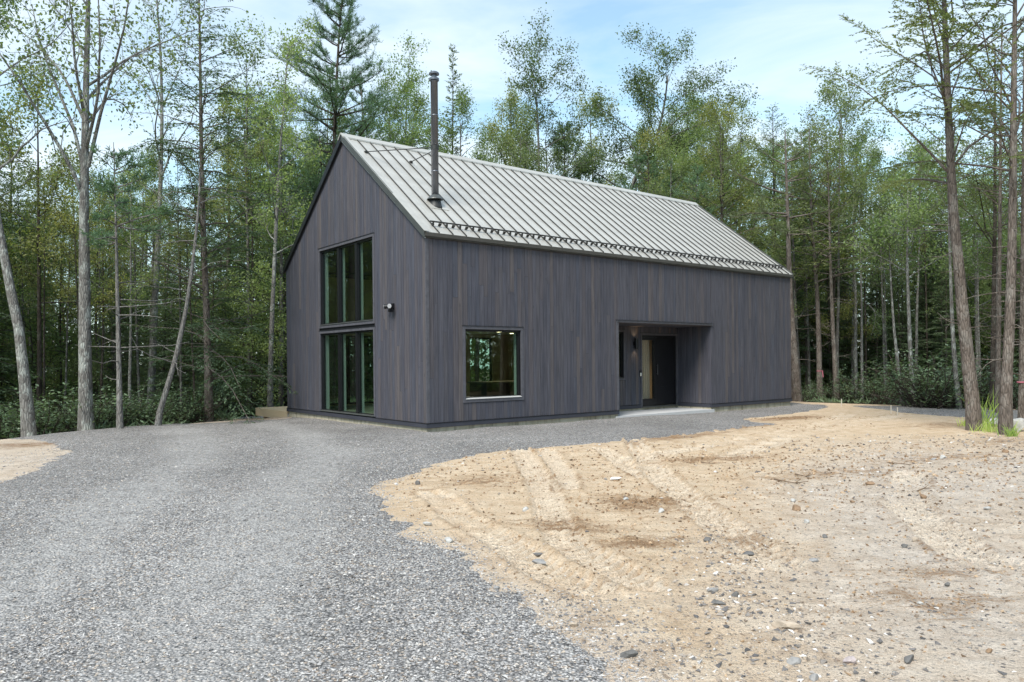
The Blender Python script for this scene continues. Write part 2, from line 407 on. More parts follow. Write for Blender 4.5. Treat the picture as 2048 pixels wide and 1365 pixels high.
# ================================================================== GROUND
PLATEAU = [(-14, -30), (-12.5, 4), (-11.3, 11), (-10.4, 15.0), (-9.65, 16.9), (-8.85, 18.1), (-8.1, 19.1), (-7.2, 20.7), (-9.2, 24.5), (-6, 29),
           (2, 33), (8, 31), (10.2, 26.6), (11.6, 24.9), (13.2, 22.8), (16, 20.3), (19, 17.5), (15.5, 13.5), (13.6, 8), (13, 0), (13, -30)]
DIRT = [(.9, 2.4), (.51, 3.45), (.33, 4.06), (.15, 4.47), (-.09, 4.87), (-.35, 5.34), (-.52, 6.07), (-.84, 6.34), (-.79, 6.62), (-1.25, 7.54), (-1.23, 8.08),
        (-1.5, 8.55), (-1.53, 9.08), (-1.32, 10.08), (-.95, 11.33), (-.21, 12.21), (1.08, 12.97), (2.56, 13.91), (4.58, 15.73), (6.02, 16.81), (6.15, 17.3), (5.75, 18.2),
        (5.85, 18.9), (7.2, 20.2), (8.6, 21.6), (9.9, 23.3), (10.4, 24.6), (9.6, 26.5), (11, 27.5), (30, 22), (30, -32), (2.5, -32)]
LEFT_DIRT = [(-6.2, 8.0), (-6.7, 9.75), (-7.07, 10.9), (-7.66, 12.76), (-9.0, 14.3), (-10.6, 15.4), (-20, 15), (-20, -30), (-8, -30), (-6.4, 3)]
BACK_DIRT = [(-8.0, 18.9), (-7.4, 19.9), (-6.4, 20.3), (-6.4, 22.5), (-9, 24), (-10.5, 22)]
ROAD = [(10.7, 24.3), (10.9, 22.6), (11.0, 19.9), (11.8, 17.4), (14.5, 17.2), (30, 15), (30, 18.2), (16, 19.5), (13.6, 21.4), (12.2, 23.6)]
TRACKS = [([(0.12, 12.6), (0.2, 11.2), (0.28, 9.8), (0.35, 8.79), (0.38, 6.78), (0.44, 6.04), (0.85, 4.92)], .17, .016),
          ([(.55, 12.4), (.6, 11.0), (.66, 9.7), (.62, 8.6)], .15, .010),
          ([(2.3, 14.0), (2.21, 13.51), (2.02, 11.42), (1.85, 9.07), (1.86, 7.65), (1.84, 6.33), (1.9, 5.4)], .19, .016),
          ([(-.95, 8.4), (-.79, 8.06), (-.5, 7.03), (-.07, 6.14), (.25, 5.26), (.49, 4.85)], .17, .018),
          ([(1.45, 12.6), (1.53, 12.08), (1.59, 10.13), (1.7, 9.27)], .15, .012),
          ([(3.2, 11.2), (3.89, 12.24), (5.61, 14.57), (7.64, 16.91), (10.4, 20.0)], .24, .022),
          ([(1.6, 11.0), (2.13, 11.59), (3.44, 13.01), (5.3, 14.8), (7.38, 17.35), (9.2, 20.5)], .24, .022),
          ([(3.6, 4.2), (3.4, 5.6), (3.9, 7.4), (5.0, 9.4)], .2, .014)]

def base_z(x, y):
    """large shape of the terrain"""
    sd = poly_sd(x, y, PLATEAU)
    left = sstep(2, -6, np.asarray(x, float))
    drop = (0.45 + 0.95 * left) * sstep(.2, -5.0, sd) + .9 * sstep(-5, -40, sd)
    und = .10 * fbm(x, y, .09, 3, 2) * sstep(14, 26, np.hypot(x, y)) + .5 * fbm(x, y, .06, 9, 3) * sstep(-1, -12, sd)
    return und - drop, sd
def gz(x, y): return float(base_z(np.array([x]), np.array([y]))[0][0])

def axis(parts):
    out = []
    for a, b, st in parts: out.append(np.arange(a, b - 1e-6, st))
    return np.unique(np.round(np.concatenate(out), 4))
def grow_axis(a, n, first, g):
    v = [a]
    for i in range(n): v.append(v[-1] + first); first *= g
    return np.array(v)
gx = np.concatenate([-grow_axis(14, 17, 1.2, 1.32)[::-1], axis([(-13.8, -8, .3), (-8, -1.9, .10), (-1.9, 6.2, .032), (6.2, 13, .10), (13, 24, .4)]), grow_axis(24, 16, 1.2, 1.32)])
gy = np.concatenate([-grow_axis(2, 12, 1.5, 1.5)[::-1], axis([(-1.5, 3, .3), (3, 12.6, .032), (12.6, 26, .11), (26, 44, .6)]), grow_axis(44, 15, 1.4, 1.3)])
GX, GY = np.meshgrid(gx, gy)
x, y = GX.ravel(), GY.ravel()
z, psd = base_z(x, y)
dsd = poly_sd(x, y, DIRT)
near = sstep(30, 20, np.hypot(x, y))
z = z + near * (.020 * fbm(x, y, .7, 21, 3) + (.010 * fbm(x * .7, y, 4.0, 31, 3) + .011 * fbm(x * .6, y, 12.0, 35, 2)) * sstep(-.3, .4, dsd))
hx, hy = (x - X0) * SA + (y - Y0) * CA, -(x - X0) * CA + (y - Y0) * SA     # house-local
z = z - .24 * sstep(-1.3, -.15, hx) * sstep(7.4, 8.0, hy)
# rough clods and a churned pit
damp_and_shade = np.zeros_like(x); track = np.zeros_like(x)
def blob(cx, cy, rx, ry, rot=0.0):
    c, s = math.cos(rot), math.sin(rot); u = ((x - cx) * c + (y - cy) * s) / rx; v = (-(x - cx) * s + (y - cy) * c) / ry
    return np.exp(-(u * u + v * v))
for cx, cy, rx, ry, rot, a in [(1.32, 7.75, .5, .42, .2, 1.0), (1.02, 6.1, .45, .2, .3, .85), (.5, 6.72, .45, .28, -.4, .75), (-.35, 9.3, .8, .45, .2, .6), (3.0, 11.2, 1.2, .35, .35, .75),
                               (4.1, 9.6, 1.2, .35, .3, .55), (7.0, 18.9, 1.5, .5, .75, 1.1), (5.2, 16.4, 1.6, .25, .7, .8), (3.3, 14.5, 2.0, .3, .68, .8), (8.8, 13.2, 1.6, .5, .6, .5), (2.6, 4.55, .45, .25, 0, .6),
                               (3.0, 5.2, .5, .2, .1, .5), (-8.6, 14.2, 1.5, .5, .5, .9), (1.9, 6.2, .25, .5, .3, .6), (9.6, 16.5, 1.5, .7, .4, .6), (6.2, 11.0, 1.5, .3, .4, .6), (-7.3, 20.6, 1.0, .6, 0, .8)]:
    b = blob(cx, cy, rx, ry, rot); damp_and_shade = np.maximum(damp_and_shade, a * b)
    z = z + b * a * (.045 * fbm(x, y, 7.0, 41, 3) + .024 * fbm(x, y, 15.0, 47, 2))
def lug_(al, si): return np.sin((al + np.abs(si) * .8) * 2 * math.pi / .115)
for path, hw, dep in TRACKS:
    best = np.full(x.shape, 9.0); along = np.zeros_like(x); side = np.zeros_like(x); L0 = 0
    for (ax, ay), (bx_, by_) in zip(path[:-1], path[1:]):
        d, t = seg_dist(x, y, ax, ay, bx_, by_); sl = math.hypot(bx_ - ax, by_ - ay)
        s = ((bx_ - ax) * (y - ay) - (by_ - ay) * (x - ax)) / sl
        k = d < best
        best = np.where(k, d, best); along = np.where(k, L0 + t * sl, along); side = np.where(k, s, side); L0 += sl
    wgt = sstep(hw * 1.12, hw * .95, best) * (.35 + .65 * sstep(.1, .5, .5 + fbm(x, y, .8, 61, 2))); track = np.maximum(track, wgt * np.clip(.6 + lug_(along, side), 0, 1))
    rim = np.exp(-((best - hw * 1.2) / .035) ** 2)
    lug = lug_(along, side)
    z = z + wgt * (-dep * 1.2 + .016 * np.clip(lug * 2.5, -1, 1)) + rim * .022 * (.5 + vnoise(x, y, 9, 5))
    damp_and_shade = np.maximum(damp_and_shade, .62 * rim * vnoise(x, y, 3, 8)); damp_and_shade = np.maximum(damp_and_shade, .5 * wgt * np.clip(-lug, 0, 1) * vnoise(x, y, 2, 18))  # tread groove shade goes into the soil colour, with darker soil exposed on rims
grey = sstep(-.9, 2.0, (x * .9 - (y - 3.0) * .42) + .9 * fbm(x, y, .8, 71, 3)) * sstep(15, 10, y) + .55 * sstep(.55, .05, dsd) * sstep(7, 5.5, y) + .85 * (x < -5)
me = mesh_np('ground', np.stack([x, y, z], 1), (lambda nx, ny: np.stack([(np.arange(ny - 1)[:, None] * nx + np.arange(nx - 1)[None, :])] * 4, -1).reshape(-1, 4)
             + np.array([0, 1, nx + 1, nx]))(len(gx), len(gy)), True)
attr(me, 'damp_and_shade', damp_and_shade); attr(me, 'track', track); attr(me, 'grey', np.clip(grey, 0, 1)); attr(me, 'wood', sstep(.2, -1.6, psd + .5 * fbm(x, y, .6, 5, 2)))
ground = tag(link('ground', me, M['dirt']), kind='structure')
GZ_GRID = z.reshape(len(gy), len(gx))
def ground_z(px, py):
    """bilinear height of the ground sheet"""
    px = np.asarray(px, float); py = np.asarray(py, float)
    i = np.clip(np.searchsorted(gx, px) - 1, 0, len(gx) - 2); j = np.clip(np.searchsorted(gy, py) - 1, 0, len(gy) - 2)
    u = (px - gx[i]) / (gx[i + 1] - gx[i]); v = (py - gy[j]) / (gy[j + 1] - gy[j])
    return (GZ_GRID[j, i] * (1 - u) + GZ_GRID[j, i + 1] * u) * (1 - v) + (GZ_GRID[j + 1, i] * (1 - u) + GZ_GRID[j + 1, i + 1] * u) * v

def gravel_sd(px, py):
    w = .18 * fbm(px, py, 1.5, 81, 3) + .13 * fbm(px, py, 5, 83, 3)
    d = np.minimum(-poly_sd(px, py, DIRT), -poly_sd(px, py, LEFT_DIRT))
    d = np.minimum(d, -poly_sd(px, py, BACK_DIRT)); d = np.minimum(d, poly_sd(px, py, PLATEAU) + .25)
    return d + w
LANES = [[(-1.2, 2.2), (-1.9, 5), (-2.6, 8.5), (-3.0, 12), (-4.6, 16), (-6.2, 18.5)], [(-2.9, 2.2), (-3.5, 5), (-4.2, 8.5), (-5.0, 12), (-6.6, 15.4), (-8, 17.5)]]
def lane(px, py):
    d = np.full(np.shape(px), 9.0)
    for L_ in LANES:
        for (ax, ay), (bx_, by_) in zip(L_[:-1], L_[1:]): d = np.minimum(d, seg_dist(px, py, ax, ay, bx_, by_)[0])
    return sstep(.75, .15, d + .35 * fbm(px, py, .9, 27, 3))
def sheet(name, fx, fy, sdf, mat, thick=.05):
    X, Y = np.meshgrid(fx, fy); a, b = X.ravel(), Y.ravel(); sd = sdf(a, b)
    nx, ny = len(fx), len(fy)
    f = (np.arange(ny - 1)[:, None] * nx + np.arange(nx - 1)[None, :]).reshape(-1, 1) + np.array([0, 1, nx + 1, nx])
    f = f[(sd[f] > -.28).all(1)]
    zz = ground_z(a, b) - .05 + (thick + .018) * sstep(-.22, .22, sd) + .012 * fbm(a, b, 2.2, 91, 3) + .02 * fbm(a, b, .5, 95, 2)
    zz = zz + .012 * sstep(.3, 1.0, sd)
    used = np.unique(f); mp_ = np.full(len(a), -1); mp_[used] = np.arange(len(used))
    me_ = mesh_np(name, np.stack([a, b, zz], 1)[used], mp_[f], True); attr(me_, 'lane', lane(a, b)[used])
    return tag(link(name, me_, mat), kind='structure')
sheet('gravel_driveway', np.concatenate([axis([(-12, -8, .2), (-8, 2, .07), (2, 11, .14)])]), axis([(-12, 2, .4), (2, 12, .07), (12, 30, .14)]), gravel_sd, M['gravel'])
sheet('gravel_road', axis([(10, 30, .14)]), axis([(14, 25, .14)]), lambda a, b: poly_sd(a, b, ROAD) + .25 * fbm(a, b, .9, 88, 3), M['gravel'], .06)

# loose stone: chips of the drive, pebbles of the dirt
def chips(name, px, py, pz, size, mat, flat=.5, seed=1):
    r = np.random.default_rng(seed); n = len(px)
    base = np.array([(1, 0, 0), (-.5, .87, 0), (-.5, -.87, 0), (0, 0, 1), (0, 0, -1)], float); nv = 5
    v = base[None] * (1 + r.uniform(-.35, .35, (n, nv, 1))) + r.normal(0, .16, (n, nv, 3))
    v *= (size[:, None] * np.stack([r.uniform(.75, 1.35, n), r.uniform(.55, .95, n), r.uniform(.5, 1.1, n) * flat], 1))[:, None, :]
    a = r.uniform(0, 6.283, n); t = r.normal(0, .28, n); c, s = np.cos(a), np.sin(a); ct, st = np.cos(t), np.sin(t)
    vx, vz = v[..., 0] * ct[:, None] - v[..., 2] * st[:, None], v[..., 0] * st[:, None] + v[..., 2] * ct[:, None]
    X, Y = vx * c[:, None] - v[..., 1] * s[:, None], vx * s[:, None] + v[..., 1] * c[:, None]
    V = np.stack([X + px[:, None], Y + py[:, None], vz + pz[:, None]], -1).reshape(-1, 3)
    fb = np.array([(0, 1, 3), (1, 2, 3), (2, 0, 3), (1, 0, 4), (2, 1, 4), (0, 2, 4)])
    Fc = (np.arange(n)[:, None, None] * nv + fb[None]).reshape(-1, 3)
    return link(name, mesh_np(name, V, Fc), mat)
rs = np.random.default_rng(11)
def scatter(x0, x1, y0, y1, dens):
    n = int((x1 - x0) * (y1 - y0) * dens); return rs.uniform(x0, x1, n), rs.uniform(y0, y1, n)
PX, PY, SZ = [], [], []
for (x0, x1, y0, y1, dens, lo, hi) in [(-3.2, .9, 3.0, 4.6, 3600, .0045, .0125), (-4.3, .5, 4.6, 6.6, 2400, .005, .013), (-5.8, 0, 6.6, 9.5, 1000, .006, .015), (-8.5, .5, 9.5, 14, 330, .007, .018)]:
    a, b = scatter(x0, x1, y0, y1, dens); g = gravel_sd(a, b); k = (g > -.05) | (rs.random(len(a)) < .5 * np.exp(np.minimum(g, 0) / .14) + .10 * np.exp(np.minimum(g, 0) / .5))
    k |= (poly_sd(a, b, LEFT_DIRT) > 0) & (rs.random(len(a)) < .5); k &= np.abs(a) < .74 * b + .2
    k &= rs.random(len(a)) < 1 - .45 * lane(a, b)
    k &= rs.random(len(a)) < .30 + .70 * sstep(-.35, .35, fbm(a, b, .55, 67, 3) + .5 * fbm(a * .35, b, 2.0, 68, 2))
    a, b = a[k], b[k]; PX.append(a); PY.append(b); SZ.append(lo + (hi - lo) * rs.random(len(a)) ** 1.6 + .006 * (rs.random(len(a)) < .05))
PX, PY, SZ = map(np.concatenate, (PX, PY, SZ))
gsd = gravel_sd(PX, PY)
pz_ = ground_z(PX, PY) - .05 + .068 * sstep(-.22, .22, gsd) + .012 * fbm(PX, PY, 2.2, 91, 3) + .02 * fbm(PX, PY, .5, 95, 2) + .012 * sstep(.3, 1.0, gravel_sd(PX, PY))
pz_ = np.maximum(pz_, ground_z(PX, PY))
tag(chips('gravel', PX, PY, pz_ + SZ * .22, SZ, M['chip'], .55, 3), 'loose grey crushed stone covering the driveway', 'gravel', kind='stuff')
a, b = scatter(-1.6, 9.5, 3.0, 14.5, 330)
gr = np.interp(a * .9 - (b - 3) * .42 + .8 * fbm(a, b, .8, 71, 3), [-1.2, 1.2, 3], [.08, .55, 1.0]); clump = sstep(-.2, .5, fbm(a, b, .9, 55, 3))
k = (poly_sd(a, b, DIRT) > .02) & (rs.random(len(a)) < gr * (.35 + .65 * clump)) & (np.abs(a) < .74 * b)
a, b = a[k], b[k]; s = (.0045 + .021 * rs.random(len(a)) ** 5) * np.clip(b / 7, .8, 1.5)
t_ = rs.random(2600); ra = np.interp(t_, [0, .45, 1], [1.75, 1.5, 1.35]) + rs.normal(0, .30, 2600); rb_ = np.interp(t_, [0, .45, 1], [6.3, 4.7, 3.5]) + rs.normal(0, .28, 2600)      # a spill of shale rubble
t_ = rs.random(1500); rc_ = np.interp(t_, [0, 1], [.25, .85]) + rs.normal(0, .2, 1500); rd_ = np.interp(t_, [0, 1], [4.9, 3.4]) + rs.normal(0, .2, 1500)
s = np.concatenate([s, .005 + .020 * rs.random(2600) ** 4, .005 + .013 * rs.random(1500) ** 3]); a, b = np.concatenate([a, ra, rc_]), np.concatenate([b, rb_, rd_])
tag(chips('pebbles', a, b, ground_z(a, b) + s * .15, s, M['pebble'], .6, 5), 'small scattered pebbles and clods over the dirt', 'pebbles', kind='stuff')

M['clod'] = m_stone('soil_clod', [(0, (.10, .07, .045)), (.25, (.20, .125, .07)), (.6, (.33, .225, .135)), (1, (.46, .34, .23))], 30)
CL = [(1.32, 7.75, .45, .38, 520), (1.02, 6.1, .4, .18, 240), (.5, 6.72, .4, .25, 240), (-.35, 9.3, .7, .4, 160), (3.0, 11.2, 1.1, .3, 260), (4.1, 9.6, 1.1, .3, 180), (7.0, 18.9, 1.4, .4, 260), (5.2, 16.4, 1.5, .2, 160), (2.6, 4.55, .45, .2, 260), (3.0, 5.2, .5, .2, 200),
      (1.9, 6.2, .2, .5, 150), (6.2, 11.0, 1.4, .3, 160), (3.2, 7.5, 2.2, 2.0, 700), (1.0, 9.5, 2.0, 2.5, 420), (5.5, 8.5, 2.0, 2.0, 420), (.6, 5.6, .9, .8, 260)]
cxs, cys = np.concatenate([rs.normal(c_[0], c_[2] * .7, c_[4]) for c_ in CL]), np.concatenate([rs.normal(c_[1], c_[3] * .7, c_[4]) for c_ in CL])
cxs, cys = np.concatenate([cxs, rs.normal(0, .5, len(cxs)) + cxs]), np.concatenate([cys, rs.normal(0, .4, len(cys)) + cys])
ex, ey = scatter(-1.5, 8.5, 3.2, 13.0, 85)
cxs, cys = np.concatenate([cxs, ex]), np.concatenate([cys, ey])
k = (poly_sd(cxs, cys, DIRT) > .05) & (np.abs(cxs) < .74 * cys); cxs, cys = cxs[k], cys[k]; s = (.0035 + .017 * rs.random(len(cxs)) ** 3.5) * np.clip(cys / 7, .75, 1.6)
tag(chips('soil_clods', cxs, cys, ground_z(cxs, cys) + s * .2, s, M['clod'], .75, 9), 'crumbled brown soil clods in the churned dirt patches', 'soil clods', kind='stuff')

# ================================================================== HOUSE
L, W = 13.71, 7.55
ZB, ZE, KR = 0.11, 4.17, 0.763           # bottom of skirt, eave, roof slope
house = empty('house', (X0, Y0, 0), math.pi / 2 - A)
tag(house, 'dark stained board-clad house with pale standing seam metal roof', 'house')
HM = Matrix.Translation((X0, Y0, 0)) @ Matrix.Rotation(math.pi / 2 - A, 4, 'Z')
def hw_(p): return HM @ Vector(p)
def roof_z(y): return ZE + .05 + KR * (y if y <= W / 2 else W - y)

MB().box((.03, .03, -.5), (5.73, W - .03, ZB + .02)).box((5.731, 1.24, -.5), (9.549, W - .031, ZB + .019)).box((9.55, .03, -.5), (L - .03, W - .03, ZB + .02)).build('foundation', M['conc'], house)
# ---- wall shells with openings
WG = dict(y0=2.29, y1=5.23)              # gable window opening
WIN = [(.985, 2.53, .67, 2.19)]          # long wall window opening x0,x1,z0,z1
REC = (5.73, 9.55, 2.455, 1.22)          # recess x0,x1,top,depth
def cells(a0, a1, z0, z1, holes):
    A_ = sorted({a0, a1, *[h[0] for h in holes], *[h[1] for h in holes]}); Z_ = sorted({z0, z1, *[min(max(h[2], z0), z1) for h in holes], *[min(max(h[3], z0), z1) for h in holes]})
    for i in range(len(A_) - 1):
        for j in range(len(Z_) - 1):
            ca, cz = (A_[i] + A_[i + 1]) / 2, (Z_[j] + Z_[j + 1]) / 2
            if not any(h[0] < ca < h[1] and h[2] < cz < h[3] for h in holes): yield A_[i], A_[i + 1], Z_[j], Z_[j + 1]
holes_l = WIN + [(REC[0] - .021, REC[1] + .021, -1, REC[2] + .001)]
holes_in = WIN + [(REC[0] - .125, REC[1] + .125, -1, REC[2] + .09)]
fw = MB()
for a0, a1, z0, z1 in cells(.02, L - .02, ZB, ZE, holes_l): fw.box((a0, .02, z0), (a1, .10, z1))
front_wall = fw.build('front_wall', M['sheath'], house)
fl = MB()
for a0, a1, z0, z1 in cells(.16, L - .16, .2, ZE - .15, holes_in): fl.box((a0, .103, z0), (a1, .16, z1))
fl.build('wall_lining', M['white'], house)
gw, gl = MB(), MB()
def gable_poly(ya, yb, z0, top_off):
    pts = [(ya, z0), (yb, z0), (yb, roof_z(yb) - top_off)]
    if ya < W / 2 < yb: pts.append((W / 2, roof_z(W / 2) - top_off))
    pts.append((ya, roof_z(ya) - top_off)); return pts
for mb, x0, x1, toff, m0 in ((gw, .02, .10, .10, .02), (gl, .103, .16, .16, .16)):
    for ya, yb in ((m0, WG['y0']), (WG['y1'], W - m0)):
        mb.prism([(x0, p, q) for p, q in gable_poly(ya, yb, ZB, toff)], (x1 - x0, 0, 0))
    mb.box((x0, WG['y0'], ZB), (x1, WG['y1'], .23)); mb.box((x0, WG['y0'], 2.25), (x1, WG['y1'], 2.46))
    mb.prism([(x0, p, q) for p, q in gable_poly(WG['y0'], WG['y1'], 4.41, toff)], (x1 - x0, 0, 0))
gable_wall = gw.build('gable_wall', M['sheath'], house)
gl.build('wall_lining', M['white'], house)
# hidden walls with their own cladding
BACK = [(.65, 3.05, .24, 2.3), (6.3, 7.25, .24, 2.3)]
bw = MB()
for a0, a1, z0, z1 in cells(.02, L - .02, ZB, ZE, BACK): bw.box((a0, W - .10, z0), (a1, W - .0, z1))
bw.build('back_wall', M['board'], house)
bl = MB()
for a0, a1, z0, z1 in cells(.16, L - .16, .2, ZE - .15, BACK): bl.box((a0, W - .16, z0), (a1, W - .103, z1))
bl.build('wall_lining', M['warmwall'], house)
fg = MB(); fg.prism([(L - .10, p, q) for p, q in gable_poly(.02, W - .02, ZB, .1)], (.10, 0, 0)); fg.build('far_gable_wall', M['board'], house)

# ---- siding boards, each one a piece
rb = random.Random(5)
def split_iv(z0, z1):
    if z1 - z0 > 1.7 and rb.random() < .55:
        zc_ = rb.uniform(z0 + .5, z1 - .5); return [(z0, zc_ - .002), (zc_ + .002, z1)]
    return [(z0, z1)]
SKT = .212
LHOLES = [(.918, 2.605, .59, 2.262), (REC[0] - .08, REC[1] + .001, -1, 2.51), (REC[1], REC[1] + .06, 2.45, 2.51)]
def board_widths(total, start):
    p = start; out = []
    while p < total - .05:
        w = rb.choice([.10, .104, .108, .108, .112, .135]); w = min(w, total - p); out.append((p, p + w)); p += w
    return out
def cut(a0, a1, z0, z1, holes):
    """pieces of a board column left by the rectangular holes"""
    edges = sorted({a0, a1, *[h[0] for h in holes if a0 < h[0] < a1], *[h[1] for h in holes if a0 < h[1] < a1]})
    for u0, u1 in zip(edges[:-1], edges[1:]):
        if u1 - u0 < .012: continue
        iv = [(z0, z1)]
        for h in holes:
            if h[0] < (u0 + u1) / 2 < h[1]:
                nv = []
                for p, q in iv:
                    if h[2] > p: nv.append((p, min(q, h[2])))
                    if h[3] < q: nv.append((max(p, h[3]), q))
                iv = nv
        for p, q in iv: yield u0, u1, p, q
for a0, a1 in board_widths(L - .005, .075):
    for u0, u1, p, q in cut(a0, a1, SKT, ZE - .055, LHOLES):
        for s0, s1 in split_iv(p, q):
            dpt = rb.uniform(-.002, .0015)
            MB().box((u0 + .0025, dpt, s0), (u1 - .0025, .019, s1)).build('board', M['board'], front_wall)
for a0, a1 in board_widths(W - .005, .02):
    for u0, u1, p, q in cut(a0, a1, SKT, 9, [(2.225, 5.30, -1, 4.475)]):
        if p < 1: pieces = split_iv(p, 3.9 - .0 if False else min(4.0, roof_z(u0) - .14)) if roof_z(u0) > 4.3 else [(p, None)]
        else: pieces = [(p, None)]
        if pieces[-1][1] is not None: pieces = pieces[:-1] + [(pieces[-1][0], None)]
        for s0, s1 in pieces:
            d = rb.uniform(-.002, .0015); e = .0025; ya, yb = u0 + e, u1 - e
            if s1 is None: pts = [(d, y_, z_) for y_, z_ in gable_poly(ya, yb, s0, .115)]
            else: pts = [(d, ya, s0), (d, yb, s0), (d, yb, s1), (d, ya, s1)]
            MB().prism(pts, (.019 - d, 0, 0)).build('board', M['board'], gable_wall)
MB().box((.001, -.012, SKT), (.072, .019, ZE - .05)).build('corner_board', M['trim'], front_wall)
# skirt boards with a thin drip cap
MB().box((-.018, -.018, ZB), (REC[0] - .0, .02, SKT - .012)).build('skirt_board', M['skirt'], front_wall); MB().box((REC[1], -.018, ZB), (L + .005, .02, SKT - .012)).build('skirt_board', M['skirt'], front_wall)
MB().box((-.026, -.026, SKT - .010), (REC[0], .018, SKT - .003)).box((REC[1], -.026, SKT - .010), (L + .01, .018, SKT - .003)).build('drip_cap', M['black'], front_wall)
MB().box((-.018, .022, ZB), (.02, W + .005, SKT - .012)).build('skirt_board', M['skirt'], gable_wall)
MB().box((-.026, .020, SKT - .010), (.018, 2.225, SKT - .003)).box((-.026, 5.30, SKT - .010), (.018, W, SKT - .003)).build('drip_cap', M['black'], gable_wall)

# ---- entry recess
rx0, rx1, rzt, rd = REC
rec = MB()
DOOR = (7.985, 9.50, .15, 2.20)          # x0,x1,z0,z1 door set with sidelight
SLIM = (6.45, 7.22, .98, 2.28)           # small window in the recess
for a0, a1, z0, z1 in cells(rx0, rx1, ZB, rzt, [DOOR, SLIM]): rec.box((a0, rd + .02, z0), (a1, rd + .14, z1))
rec.box((rx0 - .12, .10, ZB), (rx0 - .02, rd + .14, rzt)); rec.box((rx1 + .02, .10, ZB), (rx1 + .12, rd + .14, rzt)); rec.box((rx0 - .12, .02, rzt), (rx1 + .12, rd + .14, rzt + .08))
rwall = rec.build('entry_wall', M['sheath'], house)
for a0, a1 in board_widths(rx1 - .002, rx0 + .002):
    for u0, u1, p, q in cut(a0, a1, SKT, rzt - .016, [(DOOR[0] - .06, DOOR[1] + .06, -1, DOOR[3] + .07), (SLIM[0] - .06, SLIM[1] + .06, SLIM[2] - .06, SLIM[3] + .06)]):
        MB().box((u0 + .0025, rd + rb.uniform(-.002, .001), p), (u1 - .0025, rd + .019, q)).build('board', M['board'], rwall)
for sgn, xx in ((1, rx1), (-1, rx0)):
    for a0, a1 in board_widths(rd - .002, .002):
        MB().box((xx + (rb.uniform(-.002, .001) if sgn > 0 else -.019), a0 + .0025, SKT), (xx + (.019 if sgn > 0 else rb.uniform(-.001, .002)), a1 - .0025, rzt - .016)).build('board', M['board'], rwall)
for a0, a1 in [(i * rd / 9, (i + 1) * rd / 9) for i in range(9)]:
    MB().box((rx0 + .001, a0 + .003, rzt - .014), (rx1 - .001, a1 - .003, rzt - .001)).build('soffit_board', M['board'], rwall)
MB().box((rx1 - .018, .02, ZB), (rx1 + .02, rd - .02, SKT - .012)).build('skirt_board', M['skirt'], rwall)
MB().box((rx0 + .02, rd - .018, ZB), (DOOR[0] - .06, rd + .02, SKT - .012)).build('skirt_board', M['skirt'], rwall)
MB().box((rx0 - .08, -.03, rzt + .0), (rx1 + .055, .018, rzt + .05)).box((rx0 - .075, -.022, SKT), (rx0 - .002, .018, rzt)).build('opening_trim', M['trim'], front_wall)
MB().box((rx0 - .10, -.045, rzt + .051), (rx1 + .075, .016, rzt + .058)).build('drip_cap', M['black'], front_wall)

def window(kind, a0, a1, z0, z1, bars, plane, trim=.07, sill=True, depth0=.035, shared_bottom=False, name='window', casing=True):
    """plane maps (a, depth inward, z) to house space; opening a0..a1 z0..z1"""
    root = bpy.data.objects.new(name, None); COL.objects.link(root); root.parent = house
    def B(mb, lo, hi): return mb.box(plane(*lo), plane(*hi))
    t = MB()
    if kind != 'plain':
        B(t, (a0 - trim, -.014, z1), (a1 + trim, .018, z1 + trim)); B(t, (a0 - trim, -.0135, z0), (a0, .018, z1)); B(t, (a1, -.0135, z0), (a1 + trim, .018, z1))
        if not shared_bottom: B(t, (a0 - trim, -.0155, z0 - trim), (a1 + trim, .018, z0))
        t.build('trim', M['trim'], root)
        B(MB(), (a0 - trim - .012, -.028, z1 + trim + .001), (a1 + trim + .012, .016, z1 + trim + .007)).build('drip_cap', M['black'], root)
    f = MB(); fwid = .045
    B(f, (a0 + .001, depth0, z1 - fwid), (a1 - .001, depth0 + .08, z1 - .001)); B(f, (a0 + .001, depth0, z0 + .001), (a1 - .001, depth0 + .08, z0 + fwid))
    B(f, (a0 + .001, depth0, z0 + fwid), (a0 + fwid, depth0 + .08, z1 - fwid)); B(f, (a1 - fwid, depth0, z0 + fwid), (a1 - .001, depth0 + .08, z1 - fwid))
    B(f, (a0 - .02, .0185, z0 - .01), (a0 + .0005, depth0 + .02, z1)); B(f, (a1 - .0005, .0185, z0 - .01), (a1 + .02, depth0 + .02, z1)); B(f, (a0, .0185, z1 - .0005), (a1, depth0 + .02, z1 + .02))
    f.build('frame', M['black'], root)
    cuts = [a0 + fwid] + sum([[b_ - .055, b_ + .055] for b_ in bars], []) + [a1 - fwid]
    for b_ in bars: B(MB(), (b_ - .055, depth0 + .001 - .02, z0 + fwid - .0), (b_ + .055, depth0 + .081, z1 - fwid)).build('mullion', M['black'], root)
    for i in range(0, len(cuts), 2):
        B(MB(), (cuts[i], depth0 + .045, z0 + fwid), (cuts[i + 1], depth0 + .049, z1 - fwid)).build('pane', M['glass'], root)
    if casing:
        c = MB()
        for e0, e1 in [(a0 + .002, a0 + .03), (a1 - .03, a1 - .002)] + [(b_ - .045, b_ + .045) for b_ in bars]:
            B(c, (e0, depth0 + .083, z0 + .003), (e1, depth0 + (.19 if e1 > a1 - .01 else .155), z1 - .003))
        c.build('casing', M['casing'], root)
    if sill:
        s = MB(); s.prism([plane(a0 + .002, -.03, z0 + .006), plane(a0 + .002, -.03, z0 + .001), plane(a0 + .002, depth0 - .001, z0 + .001), plane(a0 + .002, depth0 - .001, z0 + .03)],
                          tuple(np.array(plane(a1 - .002, 0, 0)) - np.array(plane(a0 + .002, 0, 0))))
        s.build('sill', M['drip'] if sill == 'pale' else M['fascia'], root)
    return root
PG = lambda a, d, z: (d, a, z)
PL = lambda a, d, z: (a, d, z)
